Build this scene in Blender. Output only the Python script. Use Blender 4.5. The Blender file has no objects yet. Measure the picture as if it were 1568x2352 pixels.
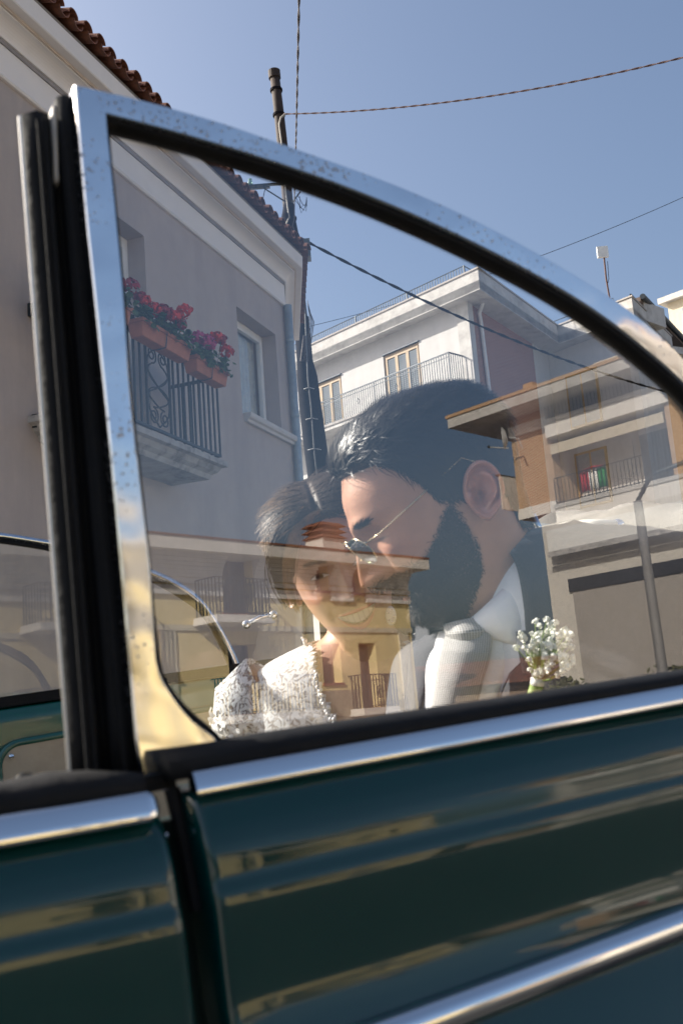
import bpy, math, random
import numpy as np
from mathutils import Matrix, Vector
random.seed(7); rng = np.random.default_rng(7)
sc = bpy.context.scene
col = sc.collection

# ------------------------------------------------------------------ camera
PW, PH, FPX = 1568.0, 2352.0, 2377.0            # photo measured at this size
TH, RO = math.radians(10.4), math.radians(4.3)
CF = np.array([0, math.cos(TH), math.sin(TH)])
_r0 = np.array([1., 0, 0]); _u0 = np.array([0, -math.sin(TH), math.cos(TH)])
CR = math.cos(RO)*_r0 - math.sin(RO)*_u0
CU = math.sin(RO)*_r0 + math.cos(RO)*_u0
CP = np.array([0, 0, .95])
cam_d = bpy.data.cameras.new('camera'); cam = bpy.data.objects.new('camera', cam_d); col.objects.link(cam)
m4 = Matrix(((CR[0], CU[0], -CF[0], CP[0]), (CR[1], CU[1], -CF[1], CP[1]), (CR[2], CU[2], -CF[2], CP[2]), (0, 0, 0, 1)))
cam.matrix_world = m4
cam_d.sensor_fit = 'VERTICAL'; cam_d.sensor_height = 36.0; cam_d.lens = 36.0*FPX/PH
cam_d.clip_start = .02; cam_d.clip_end = 2000
cam_d.dof.use_dof = True; cam_d.dof.focus_distance = 4.0; cam_d.dof.aperture_fstop = 14.0
sc.camera = cam
# ------------------------------------------------------------------ light
SUN = np.array([-.95, .31, 0]); SUN /= np.linalg.norm(SUN)
SEL = math.radians(32)
sund = np.array([SUN[0]*math.cos(SEL), SUN[1]*math.cos(SEL), math.sin(SEL)])
w = bpy.data.worlds.new('World'); sc.world = w; w.use_nodes = True
nt = w.node_tree; bg = nt.nodes['Background']
sky = nt.nodes.new('ShaderNodeTexSky'); sky.sky_type = 'NISHITA'; sky.sun_disc = False
sky.sun_elevation = SEL; sky.sun_rotation = math.atan2(SUN[0], SUN[1])
sky.air_density = 1.0; sky.dust_density = 5.0; sky.ozone_density = 2.0; sky.altitude = 100
nt.links.new(sky.outputs[0], bg.inputs[0]); bg.inputs[1].default_value = .082
ld = bpy.data.lights.new('sun', 'SUN'); ld.energy = 4.4; ld.angle = math.radians(.53); ld.color = (1, .93, .82)
lo = bpy.data.objects.new('sun', ld); col.objects.link(lo)
lo.rotation_euler = Vector(-sund).to_track_quat('-Z', 'Y').to_euler()
sc.view_settings.view_transform = 'Standard'; sc.view_settings.look = 'None'
sc.view_settings.gamma = 1; sc.view_settings.use_curve_mapping = False
sc.view_settings.exposure = 1.2
sc.render.engine = 'CYCLES'
try:
    sc.cycles.max_bounces = 12; sc.cycles.transparent_max_bounces = 16
    sc.cycles.glossy_bounces = 5; sc.cycles.transmission_bounces = 6
except Exception: pass

# ------------------------------------------------------------------ pixel -> world
def ray(x, y): return CF + CR*(x-PW/2)/FPX - CU*(y-PH/2)/FPX
def at(x, y, t): return CP + ray(x, y)*t
def hit(x, y, p, n):
    d = ray(x, y); return CP + d*(np.dot(p-CP, n)/np.dot(d, n))
PHI = math.radians(27)
GN = np.array([math.sin(PHI), -math.cos(PHI), .012]); GN /= np.linalg.norm(GN)   # near quarter glass, outward
GP = at(250, 1000, .52)
def refl(d): return d - 2*np.dot(d, GN)*GN
CM = CP - 2*np.dot(CP-GP, GN)*GN                                                # camera mirrored in the glass
def rhit(x, y, p, n):
    d = refl(ray(x, y)); return CM + d*(np.dot(p-CM, n)/np.dot(d, n))
# car axes: S to the rear along the belt, M up, GN outward
_a = hit(440, 1790, GP+GN*.03, GN); _b = hit(1568, 1572, GP+GN*.03, GN)
CS = (_b-_a)/np.linalg.norm(_b-_a); CMU = -np.cross(CS, GN); CMU /= np.linalg.norm(CMU)
def cpx(x, y, yin=0.):
    h = hit(x, y, GP-GN*yin, GN)-GP
    return np.array([np.dot(h, CS), yin, np.dot(h, CMU)])

# ------------------------------------------------------------------ materials
def new_mat(name):
    m = bpy.data.materials.new(name); m.use_nodes = True
    return m, m.node_tree, m.node_tree.nodes['Principled BSDF']
MATS = {}
def mat(name, c, rough=.6, metal=0., var=.12, vscale=6., bump=0., bscale=60., coat=0., spec=.5, dirt=None, dscale=1.5, damt=.35, sheen=0., streak=False, trans=0.):
    if name in MATS: return MATS[name]
    m, t, b = new_mat(name); N, L = t.nodes, t.links
    tc = N.new('ShaderNodeTexCoord')
    n1 = N.new('ShaderNodeTexNoise'); n1.inputs['Scale'].default_value = vscale; n1.inputs['Detail'].default_value = 6
    n1.inputs['Roughness'].default_value = .65
    L.new(tc.outputs['Object'], n1.inputs['Vector'])
    r = N.new('ShaderNodeValToRGB')
    lo_ = tuple(max(0, v*(1-var)) for v in c[:3])+(1,); hi_ = tuple(min(1, v*(1+var)) for v in c[:3])+(1,)
    r.color_ramp.elements[0].position = .3; r.color_ramp.elements[1].position = .7
    r.color_ramp.elements[0].color = lo_; r.color_ramp.elements[1].color = hi_
    L.new(n1.outputs['Fac'], r.inputs[0]); out = r.outputs[0]
    if dirt:
        n2 = N.new('ShaderNodeTexNoise'); n2.inputs['Scale'].default_value = dscale; n2.inputs['Detail'].default_value = 8
        n2.inputs['Roughness'].default_value = .7
        if streak:
            mp = N.new('ShaderNodeMapping'); mp.inputs['Scale'].default_value = (1, 1, .18)
            L.new(tc.outputs['Object'], mp.inputs[0]); L.new(mp.outputs[0], n2.inputs['Vector'])
        else: L.new(tc.outputs['Object'], n2.inputs['Vector'])
        r2 = N.new('ShaderNodeValToRGB'); r2.color_ramp.elements[0].position = .48; r2.color_ramp.elements[1].position = .68
        r2.color_ramp.elements[1].color = (damt, damt, damt, 1)
        L.new(n2.outputs['Fac'], r2.inputs[0])
        mx = N.new('ShaderNodeMixRGB'); mx.inputs[2].default_value = tuple(dirt)+(1,)
        L.new(r2.outputs[0], mx.inputs[0]); L.new(out, mx.inputs[1]); out = mx.outputs[0]
    L.new(out, b.inputs['Base Color'])
    b.inputs['Roughness'].default_value = rough; b.inputs['Metallic'].default_value = metal
    b.inputs['Specular IOR Level'].default_value = spec
    b.inputs['Coat Weight'].default_value = coat; b.inputs['Coat Roughness'].default_value = .03
    if sheen: b.inputs['Sheen Weight'].default_value = sheen
    if trans: b.inputs['Transmission Weight'].default_value = trans
    if bump:
        nb = N.new('ShaderNodeTexNoise'); nb.inputs['Scale'].default_value = bscale; nb.inputs['Detail'].default_value = 5
        L.new(tc.outputs['Object'], nb.inputs['Vector'])
        bp = N.new('ShaderNodeBump'); bp.inputs['Strength'].default_value = bump; bp.inputs['Distance'].default_value = .01
        L.new(nb.outputs['Fac'], bp.inputs['Height']); L.new(bp.outputs[0], b.inputs['Normal'])
    MATS[name] = m; return m
def brick_mat(name, c1, c2, mortar, scale, w_=.25, h_=.065):
    if name in MATS: return MATS[name]
    m, t, b = new_mat(name); N, L = t.nodes, t.links
    tc = N.new('ShaderNodeTexCoord'); sp = N.new('ShaderNodeSeparateXYZ'); cb = N.new('ShaderNodeCombineXYZ'); ad = N.new('ShaderNodeMath')
    ad.operation = 'ADD'
    L.new(tc.outputs['Object'], sp.inputs[0]); L.new(sp.outputs[0], ad.inputs[0]); L.new(sp.outputs[1], ad.inputs[1])
    L.new(ad.outputs[0], cb.inputs[0]); L.new(sp.outputs[2], cb.inputs[1])
    br = N.new('ShaderNodeTexBrick'); br.inputs['Scale'].default_value = scale
    br.inputs['Brick Width'].default_value = w_; br.inputs['Row Height'].default_value = h_; br.inputs['Mortar Size'].default_value = .007
    br.inputs['Color1'].default_value = c1+(1,); br.inputs['Color2'].default_value = c2+(1,); br.inputs['Mortar'].default_value = mortar+(1,)
    L.new(cb.outputs[0], br.inputs['Vector']); L.new(br.outputs['Color'], b.inputs['Base Color'])
    b.inputs['Roughness'].default_value = .85; MATS[name] = m
    bp = N.new('ShaderNodeBump'); bp.inputs['Strength'].default_value = .4; bp.inputs['Distance'].default_value = .01; bp.invert = True
    L.new(br.outputs['Fac'], bp.inputs['Height']); L.new(bp.outputs[0], b.inputs['Normal'])
    return m
def glass_mat(name, ior, tint=(1, 1, 1), rough=0., dust=0.):
    if name in MATS: return MATS[name]
    m, t, b = new_mat(name); N, L = t.nodes, t.links; N.remove(b)
    fr = N.new('ShaderNodeFresnel'); fr.inputs[0].default_value = ior
    ge = N.new('ShaderNodeNewGeometry'); inv = N.new('ShaderNodeMath'); inv.operation = 'SUBTRACT'; inv.inputs[0].default_value = 1
    mu = N.new('ShaderNodeMath'); mu.operation = 'MULTIPLY'
    L.new(ge.outputs['Backfacing'], inv.inputs[1]); L.new(fr.outputs[0], mu.inputs[0]); L.new(inv.outputs[0], mu.inputs[1])
    tr = N.new('ShaderNodeBsdfTransparent'); tr.inputs[0].default_value = tuple(tint)+(1,)
    gl = N.new('ShaderNodeBsdfGlossy'); gl.inputs['Roughness'].default_value = rough
    mx = N.new('ShaderNodeMixShader'); L.new(mu.outputs[0], mx.inputs[0]); L.new(tr.outputs[0], mx.inputs[1]); L.new(gl.outputs[0], mx.inputs[2])
    o = N['Material Output']; last = mx.outputs[0]
    if dust:
        tc = N.new('ShaderNodeTexCoord'); nz = N.new('ShaderNodeTexNoise'); nz.inputs['Scale'].default_value = 9; nz.inputs['Detail'].default_value = 9
        L.new(tc.outputs['Object'], nz.inputs['Vector'])
        vr = N.new('ShaderNodeTexVoronoi'); vr.inputs['Scale'].default_value = 70; L.new(tc.outputs['Object'], vr.inputs['Vector'])
        rp = N.new('ShaderNodeValToRGB'); rp.color_ramp.elements[0].position = .02; rp.color_ramp.elements[0].color = (1, 1, 1, 1)
        rp.color_ramp.elements[1].position = .07; rp.color_ramp.elements[1].color = (0, 0, 0, 1); L.new(vr.outputs['Distance'], rp.inputs[0])
        ad = N.new('ShaderNodeMath'); ad.operation = 'MULTIPLY_ADD'; ad.inputs[1].default_value = .05
        L.new(rp.outputs[0], ad.inputs[0]); m2 = N.new('ShaderNodeMath'); m2.operation = 'MULTIPLY'; m2.inputs[1].default_value = dust
        L.new(nz.outputs['Fac'], m2.inputs[0]); L.new(m2.outputs[0], ad.inputs[2])
        df = N.new('ShaderNodeBsdfDiffuse'); df.inputs[0].default_value = (.6, .58, .55, 1)
        mx2 = N.new('ShaderNodeMixShader'); L.new(ad.outputs[0], mx2.inputs[0]); L.new(last, mx2.inputs[1]); L.new(df.outputs[0], mx2.inputs[2])
        last = mx2.outputs[0]
    L.new(last, o.inputs[0]); MATS[name] = m; return m

# ------------------------------------------------------------------ mesh builder
class MB:
    def __init__(s): s.v = []; s.f = []; s.smooth = False
    def add(s, vs, fs):
        o = len(s.v); s.v += [tuple(map(float, q)) for q in vs]; s.f += [tuple(i+o for i in q) for q in fs]; return s
    def box(s, x0, x1, y0, y1, z0, z1):
        return s.hexa([(x0, y0, z0), (x1, y0, z0), (x1, y1, z0), (x0, y1, z0), (x0, y0, z1), (x1, y0, z1), (x1, y1, z1), (x0, y1, z1)])
    def hexa(s, p): return s.add(p, [(3, 2, 1, 0), (4, 5, 6, 7), (0, 1, 5, 4), (1, 2, 6, 5), (2, 3, 7, 6), (3, 0, 4, 7)])
    def tube(s, pts, r, n=8, cap=True, sq=False):
        pts = [np.array(q, float) for q in pts]; k = len(pts); rr = r if hasattr(r, '__len__') else [r]*k
        up = None; rings = []
        for i, q in enumerate(pts):
            d = pts[min(i+1, k-1)]-pts[max(i-1, 0)]; d = d/(np.linalg.norm(d)+1e-12)
            if up is None:
                up = np.array([0, 0, 1.]) if abs(d[2]) < .9 else np.array([1., 0, 0])
            up = up-d*np.dot(up, d); up /= np.linalg.norm(up)+1e-12; sd = np.cross(d, up)
            ph = math.pi/4 if sq else 0
            rings.append([q+(sd*math.cos(ph+2*math.pi*j/n)+up*math.sin(ph+2*math.pi*j/n))*rr[i] for j in range(n)])
        vs = [p for rg in rings for p in rg]; fs = []
        for i in range(k-1):
            for j in range(n):
                a = i*n+j; b = i*n+(j+1) % n; fs.append((a, b, b+n, a+n))
        if cap: fs.append(tuple(range(n))[::-1]); fs.append(tuple((k-1)*n+j for j in range(n)))
        return s.add(vs, fs)
    def grid(s, P, cu=False, cv=False, flip=False):
        P = np.asarray(P); nu, nv = P.shape[:2]; fs = []
        for i in range(nu if cu else nu-1):
            for j in range(nv if cv else nv-1):
                a = i*nv+j; b = ((i+1) % nu)*nv+j; c = ((i+1) % nu)*nv+(j+1) % nv; d = i*nv+(j+1) % nv
                fs.append((a, d, c, b) if flip else (a, b, c, d))
        return s.add(P.reshape(-1, 3), fs)
    def ball(s, c, r, nu=8, nv=6):
        r = np.array(r if hasattr(r, '__len__') else (r, r, r)); c = np.array(c)
        P = [[c+r*np.array([math.sin(math.pi*i/nv)*math.cos(2*math.pi*j/nu), math.sin(math.pi*i/nv)*math.sin(2*math.pi*j/nu), math.cos(math.pi*i/nv)]) for j in range(nu)] for i in range(nv+1)]
        return s.grid(P, cv=True, flip=False)
    def prism(s, poly, fn0, fn1):
        """poly: list of 2-D points; fn0/fn1 map a 2-D point to 3-D on each face"""
        n = len(poly); vs = [fn0(q) for q in poly]+[fn1(q) for q in poly]
        fs = [tuple(range(n))[::-1], tuple(range(n, 2*n))]+[(i, (i+1) % n, n+(i+1) % n, n+i) for i in range(n)]
        return s.add(vs, fs)
    def mesh(s, name, smooth=False):
        me = bpy.data.meshes.new(name); me.from_pydata(s.v, [], s.f); me.update()
        if smooth: me.polygons.foreach_set('use_smooth', [True]*len(me.polygons))
        return me
    def build(s, name, m, parent=None, smooth=False, fix=True):
        me = s.mesh(name, smooth)
        if fix:
            import bmesh
            bm = bmesh.new(); bm.from_mesh(me); bmesh.ops.recalc_face_normals(bm, faces=bm.faces); bm.to_mesh(me); bm.free()
        me.materials.append(m)
        o = bpy.data.objects.new(name, me); col.objects.link(o)
        if parent: o.parent = parent
        return o
def inst(name, me, parent, loc=(0, 0, 0), rot=(0, 0, 0), scale=(1, 1, 1)):
    o = bpy.data.objects.new(name, me); col.objects.link(o); o.parent = parent
    o.location = loc; o.rotation_euler = rot; o.scale = scale; return o
def empty(name, M=None, loc=None):
    o = bpy.data.objects.new(name, None); col.objects.link(o); o.empty_display_size = .1
    if M is not None: o.matrix_world = M
    if loc is not None: o.location = loc
    return o
def tag(o, label=None, cat=None, group=None, kind=None):
    if label: o['label'] = label
    if cat: o['category'] = cat
    if group: o['group'] = group
    if kind: o['kind'] = kind
    return o
def bevel(o, w_, seg=2, ang=35):
    md = o.modifiers.new('bevel', 'BEVEL'); md.width = w_; md.segments = seg; md.limit_method = 'ANGLE'; md.angle_limit = math.radians(ang); return o
class Fac:
    """a facade: local x along the wall (left to right seen from outside), y inward, z up"""
    def __init__(s, p, N, rf=False):
        s.p = np.array([p[0], p[1], 0.]); N = np.array([N[0], N[1], 0.]); s.N = N/np.linalg.norm(N); s.u = np.array([-s.N[1], s.N[0], 0]); s.rf = rf
    def px(s, x, y, o=0.):
        h = (rhit if s.rf else hit)(x, y, s.p+s.N*o, s.N); return float(np.dot(h-s.p, s.u)), float(h[2])
    def world(s, u, y, z): return s.p+s.u*u-s.N*y+np.array([0, 0, z])
    def loc(s, P): q = np.array(P)-s.p; return float(np.dot(q, s.u)), float(-np.dot(q, s.N)), float(q[2])
    def root(s, name):
        M = Matrix(((s.u[0], -s.N[0], 0, s.p[0]), (s.u[1], -s.N[1], 0, s.p[1]), (0, 0, 1, 0), (0, 0, 0, 1)))
        return empty(name, M)
def wall_holes(mb, u0, u1, z0, z1, holes, y0=0., y1=.3):
    us = sorted({u0, u1} | {h[0] for h in holes} | {h[1] for h in holes}); us = [u for u in us if u0 <= u <= u1]
    for i in range(len(us)-1):
        a, b = us[i], us[i+1]; cuts = sorted([(h[2], h[3]) for h in holes if h[0] <= a+1e-6 and h[1] >= b-1e-6])
        z = z0
        for c0, c1 in cuts:
            if c0 > z+1e-6: mb.box(a, b, y0, y1, z, c0)
            z = max(z, c1)
        if z < z1-1e-6: mb.box(a, b, y0, y1, z, z1)
    return mb
def sweep(mb, path, prof, closed=False):
    """path: 2-D points (x,y) left to right seen from outside; prof: (out,z) points"""
    k = len(path); P = [np.array(q, float) for q in path]; rows = []
    for i in range(k):
        d0 = P[i]-P[i-1] if i > 0 else P[1]-P[0]; d1 = P[i+1]-P[i] if i < k-1 else d0
        d0 = d0/np.linalg.norm(d0); d1 = d1/np.linalg.norm(d1)
        n0 = np.array([d0[1], -d0[0]]); n1 = np.array([d1[1], -d1[0]]); mm = n0+n1; mm = mm/(1+np.dot(n0, n1))
        rows.append([(P[i][0]+mm[0]*o, P[i][1]+mm[1]*o, z) for o, z in prof])
    mb.grid(rows, cv=closed); n = len(prof)
    return mb
# ================================================================== setting
M_grey = mat('grey plaster', (.46, .395, .365), .9, var=.06, vscale=3, bump=.3, bscale=140, dirt=(.34, .30, .285), dscale=1.1, damt=.5, streak=True)
M_cornice = mat('pale cornice plaster', (.80, .76, .74), .85, var=.05, vscale=4, bump=.1, bscale=120, dirt=(.66, .62, .60), dscale=2, damt=.3)
M_tile = mat('terracotta tile', (.20, .075, .045), .85, var=.4, vscale=5, bump=.3, bscale=40, dirt=(.07, .05, .04), dscale=4, damt=.7)
M_stone = mat('worn stone', (.42, .40, .38), .9, var=.15, vscale=8, bump=.3, bscale=60, dirt=(.12, .11, .1), dscale=5, damt=.8)
M_white_paint = mat('white window paint', (.78, .77, .75), .45, var=.04)
M_iron = mat('dark iron', (.035, .045, .055), .5, metal=.3, var=.3, vscale=20)
M_pipe = mat('zinc downpipe', (.36, .41, .44), .5, metal=.3, var=.15, vscale=6)
M_terra = mat('planter terracotta', (.42, .15, .075), .8, var=.15, vscale=9, bump=.1)
M_leaf = mat('geranium leaf', (.055, .11, .035), .6, var=.5, vscale=30)
M_red = mat('red petals', (.62, .03, .02), .6, var=.35, vscale=30)
M_crim = mat('crimson petals', (.30, .012, .03), .6, var=.35, vscale=30)
M_mag = mat('magenta petals', (.42, .035, .16), .6, var=.3, vscale=30)
M_dark = mat('dark room', (.03, .03, .032), .8)
M_curt = mat('curtain cloth', (.45, .47, .45), .9, var=.15, vscale=14)
M_pane = glass_mat('window pane', 1.9)
M_asph = mat('asphalt', (.03, .03, .029), .9, var=.25, vscale=3, bump=.4, bscale=150)
M_pave = mat('paving', (.26, .245, .225), .9, var=.15, vscale=3, bump=.3, bscale=60)
M_rust = mat('rusty pole steel', (.032, .020, .016), .8, var=.35, vscale=7, bump=.2)
M_black = mat('black cable sheath', (.012, .011, .014), .9, var=.3, vscale=9, spec=.08)
M_cable = mat('twisted cable', (.10, .085, .085), .7, var=.3, vscale=30)
M_wwhite = mat('white render', (.54, .525, .51), .9, var=.06, vscale=2, bump=.15, bscale=100, dirt=(.42, .40, .38), dscale=1.6, damt=.45, streak=True)
M_conc = mat('stained fascia concrete', (.52, .50, .475), .9, var=.1, vscale=3, dirt=(.28, .26, .24), dscale=1.2, damt=.7)
M_brick = brick_mat('red facing brick', (.27, .115, .085), (.33, .15, .11), (.40, .33, .30), 1.0)
M_brown = brick_mat('tan facing brick', (.42, .25, .13), (.47, .29, .16), (.52, .42, .32), 1.0)
M_woodfr = mat('tan timber frame', (.42, .30, .17), .6, var=.15)
M_shut = mat('slatted shutter', (.27, .30, .33), .6, var=.1)
M_yel = mat('yellow ochre render', (.86, .70, .36), .9, var=.06, vscale=2, bump=.15, bscale=120, dirt=(.72, .56, .30), dscale=1, damt=.3)
M_yeltrim = mat('pale yellow trim', (.70, .62, .45), .85, var=.05)
M_coat = mat('grey trim render', (.76, .72, .67), .85, var=.08)
M_alu = mat('grey aluminium', (.62, .62, .61), .35, metal=.6, var=.05)
M_shutter = mat('cream roller shutter', (.70, .66, .58), .6, var=.04)
M_canvas = mat('beige awning canvas', (.56, .49, .38), .9, var=.08)

# ground: one sheet, falling away gently behind the camera to the right
def gz(x, y):
    d = .8*x-.6*y
    return -.075*max(0., min(d, 40.)-4.)
mb = MB(); xs = [-400, -120, -60, -30, -15, -8, -4, -2, 0, 2, 4, 6, 9, 13, 18, 24, 30, 36, 45, 60, 120, 400]
mb.grid([[(x, y, gz(x, y)) for y in xs] for x in xs])
tag(mb.build('ground', M_pave), kind='structure')
mb = MB(); rs = [-9, -6, -3, 0, 3, 6, 9, 12]
dv = np.array([math.sin(math.radians(20)), math.cos(math.radians(20))]); dn = np.array([dv[1], -dv[0]])
rows = []
for q in np.linspace(-45, 60, 36):
    rows.append([(dv[0]*q+dn[0]*k+2.2, dv[1]*q+dn[1]*k, gz(dv[0]*q+dn[0]*k+2.2, dv[1]*q+dn[1]*k)+.012) for k in np.linspace(-2.6, 15, 14)])
mb.grid(rows); tag(mb.build('road', M_asph), kind='structure')

# ------------------------------------------------------------------ grey house with balcony
g = Fac(at(690, 640, 15.6), (math.cos(math.radians(20)), -math.sin(math.radians(20))))
cg = lambda x, y: ((300+x/2.24)*.784, (500+y/2.24)*.784)
gp = lambda x, y, o=0.: g.px(*cg(x, y), o)
grey = tag(g.root('grey_house'), 'grey plastered house with pale moulded cornice, tiled eave and flowered balcony', 'house')
UB, UL, ZE = -.72, -8.6, 6.60
hw = (gp(878, 888)[0], gp(1135, 1075)[0], gp(970, 1630)[1]+.02, gp(878, 888)[1])
SLZ = gp(785, 1910, .56)[1]; hd = (gp(275, 430)[0]-1.15, gp(275, 430)[0], SLZ, gp(275, 430)[1])
mb = MB(); wall_holes(mb, UL, UB, 0, ZE+.6, [hw, hd], 0, .35)
ca, sa = math.cos(math.radians(24)), math.sin(math.radians(24)); RL = 2.9
e1 = (UB+ca*RL, sa*RL)
mb.hexa([(UB, 0, 0), (e1[0], e1[1], 0), (e1[0], e1[1]+5, 0), (UB, 6, 0), (UB, 0, ZE+.6), (e1[0], e1[1], ZE+.6), (e1[0], e1[1]+5, ZE+.6), (UB, 6, ZE+.6)])
mb.box(UL, UL+.3, .35, 6.5, 0, ZE+.6)
mb.build('wall', M_grey, grey)
# cornice, each moulding its own strip
path = [(UL-.3, 0), (UB, 0), e1]
def corn(prof, nm, m=M_cornice):
    b_ = MB(); sweep(b_, path, prof, closed=True)
    k = len(prof); b_.f.append(tuple(range(k))); b_.f.append(tuple(2*k+i for i in range(k))[::-1])
    return b_.build(nm, m, grey, smooth=False)
corn([(-.02, 6.555), (.03, 6.555), (.042, 6.575), (.03, 6.60), (-.02, 6.60)], 'bead_moulding')
corn([(-.02, 6.602), (.022, 6.602), (.022, 6.885), (-.02, 6.885)], 'frieze_band')
corn([(-.02, 6.887), (.036, 6.887), (.036, 6.93), (-.02, 6.93)], 'groove_shade_strip', mat('groove shade grey', (.30, .28, .28), .9))  # shade of the groove painted as a darker grey on a raised strip
cove = [(.05+.135*(1-math.cos(t)), 6.932+.13*math.sin(t)) for t in np.linspace(0, math.pi/2, 9)]
corn([(-.02, 6.932)]+cove+[(.185, 7.075), (-.02, 7.075)], 'cove_moulding')
corn([(-.02, 7.077), (.205, 7.077), (.205, 7.10), (-.02, 7.10)], 'lip_moulding', mat('warm lip plaster', (.62, .53, .46), .85))
corn([(-.02, 7.102), (.29, 7.102), (.30, 7.112), (.31, 7.285), (-.02, 7.285)], 'fascia')
# roof plane and eave tiles
SL = math.tan(math.radians(17))
mb = MB(); D = 4.2
mb.hexa([(UL-.3, -.30, 7.29), (UB+.06, -.30, 7.29), (UB+.06, D, 7.29+SL*D), (UL-.3, D, 7.29+SL*D), (UL-.3, -.30, 7.33), (UB+.06, -.30, 7.33), (UB+.06, D, 7.33+SL*D), (UL-.3, D, 7.33+SL*D)])
mb.hexa([(UB+.06, -.30, 7.29), (e1[0]+.3*sa, e1[1]-.3*ca, 7.29), (e1[0], e1[1]+3, 8.2), (UB+.06, D, 7.29+SL*D), (UB+.06, -.30, 7.33), (e1[0]+.3*sa, e1[1]-.3*ca, 7.33), (e1[0], e1[1]+3, 8.24), (UB+.06, D, 7.33+SL*D)])
roof = mb.build('roof', mat('roof bed', (.22, .19, .17), .9), grey)
def half_tile(r0, r1, L_, th, inv=False):
    b_ = MB(); rows = []
    for (y, r) in ((0, r0), (L_, r1)):
        for rr in (r, r-th):
            rows.append([(rr*math.cos(math.pi*i/8), y, (-1 if inv else 1)*rr*math.sin(math.pi*i/8)+SL*y) for i in range(9)])
    b_.grid([rows[0], rows[2]]); b_.grid([rows[1], rows[3]]); b_.grid([rows[0], rows[1]]); b_.grid([rows[2], rows[3]])
    me = b_.mesh('tile', True); me.materials.append(M_tile); return me
me_c = half_tile(.078, .065, .42, .012); me_p = half_tile(.080, .072, .42, .012, True)
u = UL-.25; k = 0
while u < UB+.02:
    jx = random.uniform(-.006, .006)
    inst('pan_tile', me_p, roof, (u, -.385+random.uniform(-.01, .01), 7.425), (0, 0, random.uniform(-.03, .03)))
    inst('cover_tile', me_c, roof, (u+.11+jx, -.40+random.uniform(-.015, .015), 7.42+random.uniform(-.004, .006)), (0, 0, random.uniform(-.04, .04)))
    for r_ in (1, 2, 3):
        inst('pan_tile', me_p, roof, (u, -.385+.36*r_, 7.425+SL*.36*r_+.012*r_)); inst('cover_tile', me_c, roof, (u+.11, -.40+.36*r_, 7.42+SL*.36*r_+.012*r_))
    u += .22
d_ = np.array([ca, sa]); n_ = np.array([sa, -ca]); q = .1
while q < RL-.1:
    c0 = np.array([UB, 0])+d_*q+n_*.40
    inst('pan_tile', me_p, roof, (c0[0], c0[1], 7.425), (0, 0, math.radians(24)+random.uniform(-.03, .03)))
    c0 = c0+d_*.11
    inst('cover_tile', me_c, roof, (c0[0], c0[1], 7.42), (0, 0, math.radians(24)+random.uniform(-.04, .04))); q += .22
# metal sheet edge above tiles
MB().tube([(UL-.3, -.2, 7.54), (UB-.1, -.2, 7.54)], .014, 6).build('snow_guard_rail', M_iron, roof)
# window
def casement(root, h, y, nm='window', leaves=1, fr=.07, m=M_white_paint, curtain=True, panem=M_pane):
    u0, u1, z0, z1 = h
    b_ = MB(); b_.box(u0, u0+fr, y, y+.07, z0, z1); b_.box(u1-fr, u1, y, y+.07, z0, z1); b_.box(u0+fr, u1-fr, y, y+.07, z1-fr, z1); b_.box(u0+fr, u1-fr, y, y+.07, z0, z0+fr)
    w_ = b_.build(nm, m, root); bevel(w_, .006)
    n = leaves; wd = (u1-u0-2*fr)/n
    for i in range(n):
        a, b = u0+fr+wd*i, u0+fr+wd*(i+1); s_ = fr*.8
        b_ = MB(); b_.box(a+.003, a+s_, y-.02, y+.04, z0+fr+.003, z1-fr-.003); b_.box(b-s_, b-.003, y-.02, y+.04, z0+fr+.003, z1-fr-.003)
        b_.box(a+s_, b-s_, y-.02, y+.04, z1-fr-s_, z1-fr-.003); b_.box(a+s_, b-s_, y-.02, y+.04, z0+fr+.003, z0+fr+s_)
        o = b_.build('sash', m, w_); bevel(o, .004)
        MB().box(a+s_, b-s_, y+.008, y+.014, z0+fr+s_, z1-fr-s_).build('pane', panem, w_)
    if curtain:
        P = []
        for i in range(61):
            x = u0+fr+(u1-u0-2*fr)*i/60; P.append([(x, y+.11+.018*math.sin(i*1.05), z0+.02), (x, y+.11+.014*math.sin(i*1.05+.3), z1-.02)])
        MB().grid(P).build('curtain', M_curt, w_, smooth=True)
    MB().box(u0-.05, u1+.05, y+.17, y+.2, z0-.05, z1+.05).build('room_back', M_dark, w_)
    return w_
casement(grey, (hw[0], hw[1], hw[2]+.02, hw[3]), .21)
sl = gp(930, 1640)[0]; sr = gp(1265, 1785)[0]; sz = hw[2]+.018
mb = MB(); prof = [(.0, sz-.115), (.05, sz-.115), (.06, sz-.08), (.09, sz-.065), (.10, sz-.04), (.10, sz), (-.2, sz), (-.2, sz-.03), (0, sz-.03)]
sweep(mb, [(sl, 0), (sr, 0)], prof, closed=True); k = len(prof); mb.f += [tuple(range(k)), tuple(range(k, 2*k))[::-1]]
mb.build('window_sill', mat('sill stone', (.58, .55, .53), .85, var=.06), grey)
casement(grey, (hd[0], hd[1], hd[2]+.01, hd[3]), .21, 'balcony_door', 2, .08)
# downpipe
ux = gp(1225, 940)[0]; MB().tube([(UB-.03, -.07, 6.56), (UB-.03, -.07, 3.2), (UB-.03, -.07, .1)], .055, 12).build('downpipe', M_pipe, grey, smooth=True)
for zz in (6.0, 4.9, 3.9, 2.4, 1.0):
    MB().tube([(UB-.03, -.07, zz), (UB-.03, -.07, zz+.04)], .061, 12).build('pipe_bracket', M_pipe, grey)
MB().box(UL, UB, -.02, 0.01, 0, 1.22).build('plinth', M_stone, grey)
# small wall fittings
for (x, y) in ((70, 715), (80, 970)):
    a, z = g.px(x, y); MB().box(a-.04, a+.04, -.05, -.002, z-.06, z+.06).build('wall_bracket', M_iron, grey)
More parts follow.
